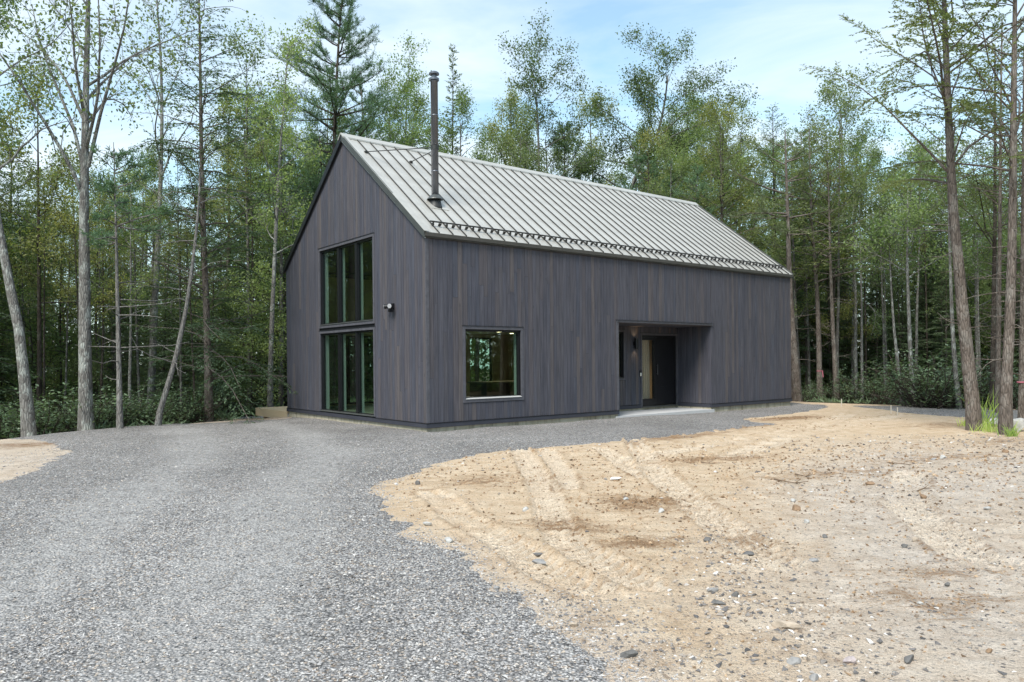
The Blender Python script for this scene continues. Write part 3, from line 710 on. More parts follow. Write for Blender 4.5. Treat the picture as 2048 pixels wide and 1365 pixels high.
PR = lambda a, d, z: (a, d + rd, z)
PB = lambda a, d, z: (a, W - d, z)
window('full', WG['y0'], WG['y1'], 2.46, 4.41, [3.20, 4.18], PG)
window('full', WG['y0'], WG['y1'], .23, 2.25, [3.20, 4.18], PG, shared_bottom=True)
window('full', *WIN[0], [], PL, sill='pale')
window('full', *SLIM, [], PR, trim=.05, casing=False)
window('plain', *BACK[0], [1.85], PB, sill=False, casing=False)
window('plain', *BACK[1], [], PB, sill=False, casing=False)
# ---- door set
door = bpy.data.objects.new('door', None); COL.objects.link(door); door.parent = house
x0, x1, z0, z1 = DOOR
def BR(mb, lo, hi): return mb.box(PR(*lo), PR(*hi))
t = MB(); BR(t, (x0 - .06, -.014, z1), (x1 + .045, .018, z1 + .06)); BR(t, (x0 - .06, -.013, .115), (x0, .018, z1)); BR(t, (x1, -.013, .115), (x1 + .045, .018, z1)); t.build('trim', M['trim'], door)
f = MB(); BR(f, (x0 + .001, .02, z1 - .06), (x1 - .001, .12, z1 - .001)); BR(f, (x0 + .001, .02, z0), (x0 + .03, .12, z1 - .06)); BR(f, (x1 - .05, .02, z0), (x1 - .001, .12, z1 - .06)); BR(f, (8.54, .02, z0), (8.60, .12, z1 - .06))
BR(f, (x0 + .03, .02, z0), (8.54, .12, .36)); BR(f, (x0 + .03, .02, z1 - .14), (8.54, .12, z1 - .061)); f.build('frame', M['black'], door)
lf = MB(); BR(lf, (8.603, .05, z0 + .02), (x1 - .052, .10, z1 - .063)); leaf_ = lf.build('door_leaf', M['black'], door)
pn = MB()
for k in range(4): BR(pn, (8.68, .044, z0 + .12 + k * .49), (x1 - .13, .0495, z0 + .12 + k * .49 + .44))
pn.build('panel', M['black'], leaf_)
h_ = MB(); BR(h_, (8.65, .0, 1.05), (8.675, .018, 1.35)); BR(h_, (8.65, .018, 1.07), (8.675, .05, 1.09)); BR(h_, (8.65, .018, 1.31), (8.675, .05, 1.33)); h_.build('handle', M['pipe'], leaf_)
BR(MB(), (x0 + .03, .07, .36), (8.54, .074, z1 - .14)).build('pane', M['door_glass'], door)
BR(MB(), (x0 - .02, -.05, z0 - .035), (x1 + .02, .13, z0 - .001)).build('threshold', M['fascia'], door)
cu = MB()
for k in range(12): BR(cu, (x0 + .02 + k * .045, .20 + .012 * (k % 2), .3), (x0 + .062 + k * .045, .222 + .012 * (k % 2), 2.15))
tag(cu.build('blind', M['frost'], None), 'pale vertical blind behind the glass beside the front door', 'blind')
bpy.data.objects['blind'].matrix_world = HM

# ---- interior
MB().box((.16, .16, ZB + .021), (5.6, W - .16, .2)).box((5.601, rd + .145, ZB + .021), (9.68, W - .16, .2)).box((9.681, .16, ZB + .021), (L - .16, W - .16, .2)).build('interior_floor', M['oakfloor'], house)
MB().box((3.0, .17, 2.42), (5.6, W - .17, 2.62)).box((5.601, rd + .2, 2.421), (L - .17, W - .17, 2.62)).build('interior_ceiling', M['white'], house)
MB().box((9.75, .17, .2), (9.85, W - .17, 2.415)).box((5.55, .17, .2), (5.6, rd + .3, 2.415)).box((5.6, rd + .75, .2), (7.9, rd + .8, 2.415)).box((8.1, W - 1.6, .2), (8.9, W - .17, 2.415)).build('partition', M['warmwall'], house)
def in_house(o): o.matrix_world = HM; return o
isl = empty('kitchen_island', (0, 0, 0)); isl.matrix_world = HM @ Matrix.Translation((4.75, 3.6, .2))
tag(isl, 'dark kitchen island seen through the square front window', 'kitchen island')
MB().box((-.85, -.4, .0), (.95, .4, .68)).build('cabinet', M['darkcab'], isl); MB().box((-.9, -.45, .682), (1.0, .45, .72)).build('worktop', M['stone_top'], isl)
for (lx, ly), lab in zip(((4.35, 3.2), (5.35, 3.9), (8.25, 2.3)), ('lit ceiling spotlight left of the other inside the front window', 'lit ceiling spotlight right of the other inside the front window', 'unseen ceiling spotlight added to light the hall behind the front door sidelight')):  # hall lamp is unseen, added to make the sidelight blind glow
    o = empty('ceiling_light'); o.matrix_world = HM @ Matrix.Translation((lx, ly, 2.30)); tag(o, lab, 'ceiling light', 'lit ceiling spotlights indoors')
    MB().lathe([(.07, 0), (.075, .02), (.075, .119)], k=14).build('housing', M['white'], o); MB().lathe([(.06, -.006), (.06, -.001)], k=14).build('bulb', M['lamp'], o)
    ld = bpy.data.lights.new('bulb_light', 'SPOT'); ld.energy = 42; ld.color = (1, .74, .42); ld.spot_size = 2.3; ld.spot_blend = .8; ld.shadow_soft_size = .05
    lo = bpy.data.objects.new('bulb_light', ld); COL.objects.link(lo); lo.parent = o; lo.location = (0, 0, -.02)

# ---- roof
NR = np.array([0, -KR, 1.0]); NR /= np.linalg.norm(NR); SL = math.hypot(1, KR)
OV, OVX = .05, .06
rf = MB()
zt = lambda y_: ZE + .05 + KR * y_
rf.prism([(-OVX + .02, -OV, zt(-OV)), (-OVX + .02, W / 2, zt(W / 2)), (-OVX + .02, W + OV, zt(-OV)), (-OVX + .02, W + OV, zt(-OV) - .10), (-OVX + .02, W / 2, zt(W / 2) - .13), (-OVX + .02, -OV, zt(-OV) - .10)], (L + 2 * OVX - .04, 0, 0))
roof = rf.build('roof', M['fascia'], house)
LEN = (W / 2 + OV + .015) * SL
def panel_mesh(w, name):
    """sheet with two stiffening ribs and the raised seam on its lower-x edge; x across, y up the slope, z out"""
    p = [(0, .002)]
    for c in (.36, .64):
        p += [(w * c - .016, .002), (w * c - .008, .0055), (w * c + .008, .0055), (w * c + .016, .002)]
    p += [(w, .002)]
    v, f = [], []
    for yy in (0, LEN): v += [(a_, yy, b_) for a_, b_ in p]
    n = len(p)
    for i in range(n - 1): f.append((i, i + 1, n + i + 1, n + i))
    me = bpy.data.meshes.new(name); me.from_pydata(v, [], f); me.update(); me.materials.append(M['roof']); return me
seam_me = bpy.data.meshes.new('seam'); s_ = MB().box((-.0055, 0, .0), (.0055, LEN - .02, .030)); seam_me.from_pydata(s_.v, [], s_.f); seam_me.materials.append(M['seam'])
RM = Matrix(((1, 0, 0, 0), (0, 1 / SL, NR[1], -OV - .015), (0, KR / SL, NR[2], zt(-OV - .015)), (0, 0, 0, 1)))
P0, PW = .309, .347
edges = [-OVX] + [P0 + PW * k for k in range(39)] + [L + OVX]
full_me = panel_mesh(PW, 'roof_panel')
for i in range(len(edges) - 1):
    w_ = edges[i + 1] - edges[i]
    o = link('roof_panel', full_me if abs(w_ - PW) < .002 else panel_mesh(w_, 'roof_panel'), None, roof)
    o.matrix_local = RM @ Matrix.Translation((edges[i], 0, 0))
    if i: s_o = link('seam', seam_me, None, roof); s_o.matrix_local = RM @ Matrix.Translation((edges[i], 0, 0))
MB().prism([(-OVX, W / 2 + .001, zt(W / 2) + .012), (-OVX, W + OV, zt(-OV) + .004), (-OVX, W + OV, zt(-OV) + .001), (-OVX, W / 2 + .001, zt(W / 2) + .001)], (L + 2 * OVX, 0, 0)).build('back_roof_sheet', M['roof'], roof)
rc = MB(); q = .15
rc.prism([(-OVX - .02, W / 2 - q, zt(W / 2 - q) + .05), (-OVX - .02, W / 2, zt(W / 2) + .062), (-OVX - .02, W / 2 + q, zt(W / 2 - q) + .05), (-OVX - .02, W / 2 + q, zt(W / 2 - q) + .01), (-OVX - .02, W / 2, zt(W / 2) + .03), (-OVX - .02, W / 2 - q, zt(W / 2 - q) + .012)], (L + 2 * OVX + .04, 0, 0))
rc.build('ridge_cap', M['roof'], roof)
for side in (0, 1):
    for xx, w_ in ((-OVX - .006, .026), (L + OVX - .02, .026)):
        def Y(y_): return y_ if side == 0 else W - y_
        MB().prism([(xx, Y(-OV - .01), zt(-OV - .01) + .045), (xx, Y(W / 2 - .002), zt(W / 2) + .048), (xx, Y(W / 2 - .002), zt(W / 2) - .135), (xx, Y(-OV - .01), zt(-OV - .01) - .115)], (w_, 0, 0)).build('rake_trim', M['fascia'] if side == 0 else M['black'], roof)
    MB().prism([(-OVX + .008, Y(-OV), zt(-OV) - .108), (-OVX + .008, Y(W / 2 - .002), zt(W / 2) - .138), (-OVX + .008, Y(W / 2 - .002), zt(W / 2) - .155), (-OVX + .008, Y(-OV), zt(-OV) - .128)], (.03, 0, 0)).build('rake_drip_edge', M['drip'] if side == 0 else M['black'], roof)
# light strip of the rake flashing on top of the near slope
o = MB().box((-OVX - .012, 0, .030), (.05, LEN, .037)).build('rake_flashing', M['roof'], roof); o.matrix_local = RM
MB().box((-.04, -OV - .03, zt(-OV) - .085), (L + .04, -OV + .004, zt(-OV) - .004)).build('eave_trim', M['eave'], roof)
MB().box((-.02, -OV, zt(-OV) - .112), (L + .02, .018, zt(-OV) - .101)).build('soffit', M['eave'], roof)
# snow guard
sg = bpy.data.objects.new('snow_guard', None); COL.objects.link(sg); sg.parent = house
gy_ = (.23 + OV) * SL
o = MB().box((.22, gy_ - .014, .085), (L - .12, gy_ + .010, .112)).build('rail', M['seam'], sg); o.matrix_local = RM
br = MB().box((-.016, gy_ - .04, .004), (.016, gy_ + .04, .046)).prism([(-.012, gy_ - .045, .046), (-.012, gy_ + .01, .046), (-.012, gy_ + .010, .10), (-.012, gy_ - .010, .10)], (.024, 0, 0))
tb = MB().prism([(.12, gy_ - .035, .085), (.20, gy_ - .035, .085), (.19, gy_ - .03, .01), (.13, gy_ - .03, .01)], (0, .012, 0))
bm = bpy.data.meshes.new('bracket'); bm.from_pydata(br.v, [], br.f); bm.materials.append(M['seam'])
tm = bpy.data.meshes.new('snow_tab'); tm.from_pydata(tb.v, [], tb.f); tm.materials.append(M['seam'])
for k in range(39):
    for me_, nm in ((bm, 'bracket'), (tm, 'snow_tab')):
        if nm == 'snow_tab' and k == 38: continue
        o = link(nm, me_, None, sg); o.matrix_local = RM @ Matrix.Translation((edges[k + 1], 0, 0))
# chimney
ch = bpy.data.objects.new('chimney', None); COL.objects.link(ch); ch.parent = house
cx, cy, = .97, 1.12
czr = zt(cy)
zs = [czr - .05, 5.83, 7.1, 7.88]
for i, (za_, zb_) in enumerate(zip(zs[:-1], zs[1:])):
    MB().lathe([(.083, za_), (.083, zb_ - .03), (.087, zb_ - .028), (.087, zb_ - .001)], (cx, cy, 0), 28).build('pipe_section', M['pipe'], ch, True)
MB().lathe([(.10, 7.88), (.115, 7.885), (.115, 7.93), (.095, 7.935), (.06, 7.94), (.06, 8.0), (.10, 8.01), (.118, 8.02), (.118, 8.05), (.09, 8.075), (.02, 8.085)], (cx, cy, 0), 28).build('cap', M['pipe'], ch)
MB().lathe([(.19, czr + .10), (.185, czr + .115), (.10, czr + .20), (.091, czr + .205)], (cx, cy, 0), 28).build('storm_collar', M['fascia'], ch)
MB().lathe([(.21, czr - .16), (.155, czr - .05), (.135, czr + .02), (.125, czr + .10)], (cx, cy, 0), 28).build('flashing_boot', M['seam'], ch, True)
o = MB().box((-.24, -.26, .006), (.24, .30, .014)).build('flashing_plate', M['roof'], ch); o.matrix_local = RM @ Matrix.Translation((cx, (cy + OV + .015) * SL, 0))
for p, q_ in (((.242, 3.054, zt(3.054) + .03), (cx - .05, cy + .08, 6.37)), ((1.435, 2.953, zt(2.953) + .03), (cx + .05, cy + .08, 6.33))):
    b_ = MB().tube([p, q_], .011, 6).build('brace', M['seam'], ch)
    MB().box((p[0] - .03, p[1] - .04, p[2] - .03), (p[0] + .03, p[1] + .04, p[2] + .02)).build('foot', M['seam'], b_)
MB().lathe([(.0845, 6.3), (.091, 6.302), (.091, 6.398), (.0845, 6.4)], (cx, cy, 0), 28).build('band', M['seam'], ch)

# ================================================================== THINGS ON THE HOUSE
def wall_thing(name, p, label, cat):
    o = empty(name); o.matrix_world = HM @ Matrix.Translation(p); return tag(o, label, cat)
slab = MB().box((rx0 - .1, -.03, -.3), (rx1 + .1, rd + .01, .055)).build('entry_slab', M['slab']); in_house(slab)
tag(slab, 'light grey concrete slab at the recessed entry', 'slab')
fl_ = wall_thing('security_light', (0, 1.35, 2.73), 'black twin-head security floodlight on the gable wall', 'security light')
MB().box((-.045, -.055, -.06), (-.004, .055, .06)).build('mounting_plate', M['black'], fl_)
for s, ang in ((1, .5), (-1, -.1)):
    c0 = np.array([-.05, s * .03, .01]); d_ = np.array([-.75, s * .55 + ang * .2, -.12]); d_ /= np.linalg.norm(d_)
    hd = MB().tube([c0, c0 + d_ * .05, c0 + d_ * .07, c0 + d_ * .15], [.018, .03, .05, .056], 12).build('lamp_head', M['black'], fl_)
    MB().tube([c0 + d_ * .151, c0 + d_ * .156], [.05, .046], 12).build('lens', M['lens'], hd)
MB().box((-.12, -.035, -.13), (-.045, .035, -.062)).build('motion_sensor', M['black'], fl_)
sco = wall_thing('wall_sconce', (7.66, rd, 1.95), 'black up-and-down wall sconce glowing beside the front door', 'wall light')
MB().box((-.05, -.03, -.05), (.05, -.004, .05)).build('mounting_plate', M['black'], sco)
MB().lathe([(.056, -.15), (.056, .15), (.050, .15), (.050, .003), (.0, .002), (.0, -.002), (.050, -.003), (.050, -.15), (.056, -.15)], (0, -.09, 0), 20, False).build('shade', M['black'], sco)
for s in (-1, 1):
    MB().lathe([(.03, min(s * .08, s * .085)), (.03, max(s * .08, s * .085))], (0, -.09, 0), 12).build('bulb', M['lamp'], sco)
    ld = bpy.data.lights.new('sconce_light', 'SPOT'); ld.energy = 2.6; ld.color = (1, .66, .34); ld.spot_size = 1.7; ld.spot_blend = .9; ld.shadow_soft_size = .03
    lo = bpy.data.objects.new('sconce_light', ld); COL.objects.link(lo); lo.parent = sco; lo.location = (0, -.09, s * .10); lo.rotation_euler = (math.pi if s > 0 else 0, 0, 0)
db = wall_thing('doorbell', (7.90, rd, 1.10), 'small black and white video doorbell by the front door', 'doorbell')
MB().box((-.035, -.025, -.09), (.035, -.004, .09)).build('casing', M['black'], db); MB().box((-.026, -.03, -.075), (.026, -.0255, .02)).build('button_plate', M['white'], db)
# deck behind the gable corner
dk = empty('deck'); dk.matrix_world = HM; tag(dk, 'low fresh timber deck behind the far gable corner', 'deck')
dx0, dx1, dy0, dy1, dzt = -.02, 8.0, W + .03, W + 2.55, .10
for k in range(18):
    y_ = dy0 + k * .14; MB().box((dx0, y_ + .003, dzt - .03), (dx1, y_ + .137, dzt)).build('plank', M['lumber'], dk)
MB().box((dx0 + .002, dy0, dzt - .24), (dx0 + .04, dy1, dzt - .031)).build('rim_board', M['lumber'], dk)
MB().box((dx0 + .002, dy1 - .045, dzt - .24), (dx1, dy1 - .003, dzt - .031)).build('rim_board', M['lumber'], dk)
for xx in (.2, 3.5, 7.6): MB().box((xx, dy1 - .2, -1.2), (xx + .1, dy1 - .1, dzt - .031)).build('post', M['lumber'], dk)

# ================================================================== TREES
LEAF = {'oak': leaf_material('oak_leaf', (.090, .128, .038), (.175, .225, .064), (.27, .27, .080), .45),
        'fresh': leaf_material('fresh_leaf', (.110, .170, .044), (.21, .28, .075), (.31, .33, .085), .48),
        'gold': leaf_material('turning_leaf', (.16, .18, .042), (.29, .285, .062), (.42, .33, .075), .48),
        'hemlock': leaf_material('hemlock_needle', (.052, .094, .044), (.125, .190, .082), None, .33),
        'pine': leaf_material('pine_needle', (.048, .110, .052), (.115, .210, .092), None, .33),
        'grey': leaf_material('sparse_needle', (.090, .122, .046), (.185, .218, .078), None, .4),
        'laurel': leaf_material('laurel_leaf', (.065, .110, .052), (.15, .225, .105), None, .25, .32)}
BARK = {'oak': bark_material('oak_bark', (.070, .062, .055), (.17, .16, .145)),
        'pale': bark_material('lichen_bark', (.11, .10, .09), (.27, .26, .24), (.42, .44, .40), .7),
        'dark': bark_material('dark_bark', (.035, .027, .022), (.10, .080, .065), (.2, .21, .17), .25),
        'brown': bark_material('brown_bark', (.090, .072, .060), (.21, .175, .15), (.30, .28, .25), .4),
        'dead': bark_material('dead_bark', (.13, .12, .11), (.28, .26, .24), (.35, .35, .33), .4)}

class TM:
    """one tree's wood and leaves"""
    def __init__(self): self.v = []; self.f = []; self.o = 0; self.lc = []; self.la = []; self.ln = []; self.ll = []; self.lw = []
    def tube(self, p, r, k):
        v, f = tube_arrays(p, r, k); self.v.append(v); self.f.append(f + self.o); self.o += len(v)
    def leaves(self, c, a, n, l, w):
        self.lc.append(c); self.la.append(a); self.ln.append(n); self.ll.append(np.broadcast_to(l, (len(c),))); self.lw.append(np.broadcast_to(w, (len(c),)))
    def wood_mesh(self, name='trunk'): return mesh_np(name, np.concatenate(self.v), np.concatenate(self.f), True)
    def leaf_mesh(self, name='crown'):
        c, a, n = (np.concatenate(q) for q in (self.lc, self.la, self.ln)); l = np.concatenate(self.ll)[:, None]; w = np.concatenate(self.lw)[:, None]
        a = a / (np.linalg.norm(a, axis=1)[:, None] + 1e-9); b = np.cross(a, n); b /= np.linalg.norm(b, axis=1)[:, None] + 1e-9
        V = np.stack([c, c + a * l * .45 + b * w * .5, c + a * l, c + a * l * .45 - b * w * .5], 1).reshape(-1, 3)
        return mesh_np(name, V, np.arange(len(V)).reshape(-1, 4))
def unit(v): return v / (np.linalg.norm(v) + 1e-9)
def walk(r, p, d, Ln, n, crook, up):
    pts = [p]; st = Ln / n; d = unit(d)
    for i in range(n):
        d = unit(d + r.normal(0, crook, 3) + np.array([0, 0, up])); p = p + d * st; pts.append(p)
    return np.array(pts)
def along_path(path, z):
    i = int(np.clip(np.searchsorted(path[:, 2], z) - 1, 0, len(path) - 2)); t = (z - path[i, 2]) / (path[i + 1, 2] - path[i, 2] + 1e-9)
    return path[i] + (path[i + 1] - path[i]) * np.clip(t, 0, 1)
def trunk_path(r, H, lean=.02, wob=.02):
    z = np.linspace(0, H, 12); w = np.cumsum(r.normal(0, wob * H / 12, (12, 2)), axis=0); le = r.normal(0, lean, 2)
    return np.stack([w[:, 0] + le[0] * z, w[:, 1] + le[1] * z, z], 1)
def refine(path, n):
    s = np.concatenate([[0], np.cumsum(np.linalg.norm(np.diff(path, axis=0), axis=1))]); q = np.linspace(0, s[-1], n)
    return np.stack([np.interp(q, s, path[:, i]) for i in range(3)], 1)
def trunk(T, r, path, r0, tip=.14, k=10):
    p = refine(path, max(14, len(path) * 2)); t = np.linspace(0, 1, len(p))
    rad = r0 * (1 - (1 - tip) * t) * (1 + r.normal(0, .02, len(p))); rad[0] *= 1.35; rad[1] *= 1.08
    p = p.copy(); p[0, 2] -= .35
    T.tube(p, rad, k); H = path[-1, 2]
    return lambda z: r0 * (1 - (1 - tip) * np.clip(z / H, 0, 1))
def twigs(T, r, pts, rr, n_tw, size, per, spread, tw_len, keep=.25):
    """leafy twigs along a branch"""
    m = len(pts) - 1
    for j in range(n_tw):
        f = keep + (1 - keep) * (j + r.random()) / n_tw; i = min(int(f * m), m - 1); p = pts[i] + (pts[i + 1] - pts[i]) * (f * m - i)
        d = unit(unit(pts[i + 1] - pts[i]) * .7 + r.normal(0, .75, 3) + np.array([0, 0, .12]))
        q = walk(r, p, d, tw_len * r.uniform(.6, 1.3), 3, .25, .03); T.tube(q, np.linspace(rr, rr * .4, 4), 3)
        n = max(2, int(per * r.uniform(.5, 1.5)))
        c = q[r.integers(1, 4, n)] + r.normal(0, spread, (n, 3)); a = r.normal(0, .7, (n, 3)) + d * .5 + np.array([0, 0, -.35]); nn = r.normal(0, .6, (n, 3)) + np.array([0, 0, 1.0])
        s = size * r.uniform(.65, 1.25, n); T.leaves(c, a, nn, s, s * .62)
def limb(T, r, p, d, Ln, rad, size, per, n_sub, crook=.16, up=.05, n_tw=5, sub_len=.42, given=None, spread=.16):
    q = refine(given, 8) if given is not None else walk(r, p, d, Ln, 7, crook, up)
    if given is not None: Ln = float(np.linalg.norm(np.diff(given, axis=0), axis=1).sum())
    T.tube(q, np.linspace(rad, max(.006, rad * .22), len(q)), 6)
    for j in range(n_sub):
        f = .22 + .78 * (j + r.random()) / n_sub; m = len(q) - 1; i = min(int(f * m), m - 1); b = q[i] + (q[i + 1] - q[i]) * (f * m - i)
        dd = unit(unit(q[i + 1] - q[i]) + r.normal(0, .62, 3) + np.array([0, 0, .2]))
        s = walk(r, b, dd, Ln * sub_len * (1.25 - .8 * f) * r.uniform(.7, 1.3), 5, .2, .05); rs_ = max(.007, rad * .32 * (1.1 - .6 * f))
        T.tube(s, np.linspace(rs_, .004, 6), 4)
        twigs(T, r, s, .006, n_tw, size, per, spread, .34)
    twigs(T, r, q, .006, 4, size, per, spread, .34, .6)
def broadleaf(seed, H, r0, cb, Ln, n_limb, size=.10, per=11, path=None, el=(25, 70), n_sub=7, limbs=None, n_tw=5, top=True, crook=.16, tip=.14, spread=.16):
    r = np.random.default_rng(seed); T = TM(); path = trunk_path(r, H) if path is None else path; H = path[-1, 2]; rf_ = trunk(T, r, path, r0, tip)
    for g in (limbs or []): limb(T, r, None, None, 1, float(rf_(g[0, 2])) * .5, size, per, n_sub, given=g, n_tw=n_tw, spread=spread)
    for i in range(n_limb):
        t = (i + r.random()) / n_limb; z_ = cb + (H - cb) * t ** .85; az = i * 2.4 + r.uniform(-.5, .5); e = math.radians(el[0] + (el[1] - el[0]) * t + r.uniform(-12, 12))
        d = np.array([math.cos(az) * math.cos(e), math.sin(az) * math.cos(e), math.sin(e)])
        limb(T, r, along_path(path, z_), d, Ln * (1 - (.55 if per > 12.5 else .38) * t) * r.uniform(.7, 1.2), float(rf_(z_)) * .5, size, per, max(3, int(n_sub * (1 - .4 * t))), crook, n_tw=n_tw, spread=spread)
    return T
def conifer(seed, H, r0, cb, Ln, dens, path=None, size=.085, width=.030, droop=.10, el0=12, bare=.12, keep=1.0, dead=0, tip=.08, shape=.8, per_node=2, step=.10, stub=.8, wild=0.0):
    """flat sprays of short needles on slender drooping branches"""
    r = np.random.default_rng(seed); T = TM(); path = trunk_path(r, H, .01, .006) if path is None else path; H = path[-1, 2]; rf_ = trunk(T, r, path, r0, tip)
    for i in range(dead):
        z_ = r.uniform(.12 * H, max(cb * 1.1, .15 * H + 1)); az = r.uniform(0, 6.283); d = np.array([math.cos(az), math.sin(az), r.uniform(-.15, .25)])
        q = walk(r, along_path(path, z_), d, stub * r.uniform(.4, 1.5), 5, .16, -.02); T.tube(q, np.linspace(.011, .003, 6), 4)
        for _ in range(2):
            s = walk(r, q[r.integers(1, 5)], d + r.normal(0, .6, 3), .3 * stub, 3, .2, 0); T.tube(s, np.linspace(.005, .002, 4), 3)
    nb = int((H - cb) * dens)
    for i in range(nb):
        t = (i + r.random()) / nb; z_ = cb + (H - cb) * t; Lb = Ln * ((1 - t) ** shape + .06) * r.uniform(.55 - .25 * wild, 1.15 + .15 * wild)
        az = i * 2.39996 + r.uniform(-.6, .6) * (1 + 2 * wild); e = math.radians(el0 + 28 * t + r.uniform(-8, 8) * (1 + 1.6 * wild)); dr_ = droop * r.uniform(1 - .9 * wild, 1 + .8 * wild)
        d = np.array([math.cos(az) * math.cos(e), math.sin(az) * math.cos(e), math.sin(e)])
        q = walk(r, along_path(path, z_), d, Lb, 6, .07 + .07 * wild, -dr_); T.tube(q, np.linspace(max(.005, (.011 - .0035 * wild) * Lb), .003, 7), 4)
        if r.random() > keep: continue
        n = max(3, int(Lb * (1 - bare) / step)); f = bare + (1 - bare) * (np.arange(n) + r.random(n)) / n
        m = len(q) - 1; ii = np.minimum((f * m).astype(int), m - 1); p = q[ii] + (q[ii + 1] - q[ii]) * (f * m - ii)[:, None]; td = q[ii + 1] - q[ii]; td /= np.linalg.norm(td, axis=1)[:, None]
        side = np.cross(td, [0, 0, 1.0]); side /= np.linalg.norm(side, axis=1)[:, None] + 1e-9; sg_ = np.where(np.arange(n) % 2, 1.0, -1.0)[:, None]
        bd = td * .75 + side * sg_ * .8 + r.normal(0, .13, (n, 3)) + np.array([0, 0, -.10]); bd /= np.linalg.norm(bd, axis=1)[:, None]
        bl_ = (.30 * Lb * (1 - f) ** .8 + .12) * r.uniform(.6, 1.25, n)
        nn = np.maximum(1, np.ceil(bl_ / .085).astype(int)); idx = np.repeat(np.arange(n), nn * per_node); cnt = len(idx)
        u = r.random(cnt); c = p[idx] + bd[idx] * (bl_[idx] * u)[:, None] + np.array([0, 0, -.12]) * ((u * bl_[idx]) ** 2)[:, None] * 2
        sd2 = np.cross(bd, [0, 0, 1.0])[idx] * np.where(r.random(cnt) < .5, 1, -1)[:, None]
        a = bd[idx] * .8 + sd2 * .75 + r.normal(0, .18, (cnt, 3)) + np.array([0, 0, -.15]); nv = np.array([0, 0, 1.0]) + r.normal(0, .38, (cnt, 3))
        s = size * r.uniform(.6, 1.3, cnt); T.leaves(c, a, nv, s, width * r.uniform(.7, 1.3, cnt))
    return T
def pine(seed, H, r0, cb, Ln, path=None, gap=.62, per=5, tufts=9, size=.13, dead=6):
    """whorled level branches with tufted needles"""
    r = np.random.default_rng(seed); T = TM(); path = trunk_path(r, H, .008, .006) if path is None else path; H = path[-1, 2]; rf_ = trunk(T, r, path, r0, .1)
    for i in range(dead):
        z_ = r.uniform(.15 * H, cb * 1.05); az = r.uniform(0, 6.283); q = walk(r, along_path(path, z_), np.array([math.cos(az), math.sin(az), .1]), r.uniform(.4, 1.6), 4, .12, 0); T.tube(q, np.linspace(.014, .004, 5), 4)
    z_ = cb
    while z_ < H - .2:
        t = (z_ - cb) / (H - cb); prof = (1 - t) ** .75 * (.65 + .35 * math.sin(min(1, t * 4) * math.pi / 2)) + .08
        for j in range(per):
            az = r.uniform(0, 6.283); Lb = Ln * prof * r.uniform(.45, 1.15); e = math.radians(-2 + 30 * t + r.uniform(-9, 9))
            q = walk(r, along_path(path, z_ + r.uniform(-.1, .1)), np.array([math.cos(az) * math.cos(e), math.sin(az) * math.cos(e), math.sin(e)]), Lb, 6, .09, .045)
            T.tube(q, np.linspace(.016 * Lb + .006, .005, 7), 4)
            for k in range(max(3, int(tufts * Lb / Ln * 1.4))):
                f = .3 + .7 * r.random(); i = min(int(f * 6), 5); b = q[i] + (q[i + 1] - q[i]) * (f * 6 - i); dd = unit(unit(q[i + 1] - q[i]) + r.normal(0, .55, 3) * np.array([1, 1, .45]) + np.array([0, 0, .12]))
                s = walk(r, b, dd, Lb * .26 * r.uniform(.5, 1.2) + .12, 3, .12, .06); T.tube(s, np.linspace(.007, .003, 4), 3)
                n = int(34 * r.uniform(.6, 1.4)); u = r.random(n); ii = np.minimum((u * 3).astype(int), 2); c = s[ii] + (s[ii + 1] - s[ii]) * (u * 3 - ii)[:, None] + r.normal(0, .025, (n, 3))
                a = r.normal(0, .6, (n, 3)) + dd * .8 + np.array([0, 0, .3]); T.leaves(c, a, r.normal(0, 1, (n, 3)), size * r.uniform(.7, 1.2, n), .020)
        z_ += gap * r.uniform(.75, 1.25) * (1 - .35 * t)
    return T
def bare_tree(seed, path, r0, n=14, Ln=1.4, tip=.3):
    r = np.random.default_rng(seed); T = TM(); trunk(T, r, path, r0, tip); H = path[-1, 2]
    for i in range(n):
        z_ = r.uniform(.22 * H, .98 * H); az = r.uniform(0, 6.283); d = np.array([math.cos(az), math.sin(az), r.uniform(-.1, .5)])
        q = walk(r, along_path(path, z_), d, Ln * r.uniform(.4, 1.4), 6, .2, -.04); T.tube(q, np.linspace(.014, .003, 7), 4)
        for _ in range(3): T.tube(walk(r, q[r.integers(2, 6)], d + r.normal(0, .7, 3), Ln * .3, 3, .2, 0), np.linspace(.006, .002, 4), 3)
    return T
def shrub(seed, R=.8, H=1.1, n=60, per=16, size=.085):
    r = np.random.default_rng(seed); T = TM()
    for i in range(n):
        az = r.uniform(0, 6.283); e = r.uniform(.35, 1.4); d = np.array([math.cos(az) * math.cos(e), math.sin(az) * math.cos(e), math.sin(e)]); p = np.array([r.normal(0, R * .18), r.normal(0, R * .18), 0])
        q = walk(r, p, d, H * r.uniform(.55, 1.1), 5, .18, .03); T.tube(q, np.linspace(.012, .004, 6), 4)
        for c0 in (q[-1], q[-2], q[-3]):
            m = per // 2; az2 = r.uniform(0, 6.283, m); a = np.stack([np.cos(az2), np.sin(az2), r.uniform(-.3, .6, m)], 1); nv = np.stack([-a[:, 0] * .3, -a[:, 1] * .3, np.ones(m)], 1) + r.normal(0, .3, (m, 3))
            s = size * r.uniform(.7, 1.25, m); T.leaves(c0 + r.normal(0, .07, (m, 3)), a, nv, s, s * .42)
    return T
def plant_tree(name, T, bark, leaf, loc, label, cat='tree', group=None, crown='crown', wood='trunk'):
    root = empty(name, loc); tag(root, label, cat, group)
    link(wood, T.wood_mesh(wood), BARK[bark], root)
    if T.lc: link(crown, T.leaf_mesh(crown), LEAF[leaf], root)
    return root

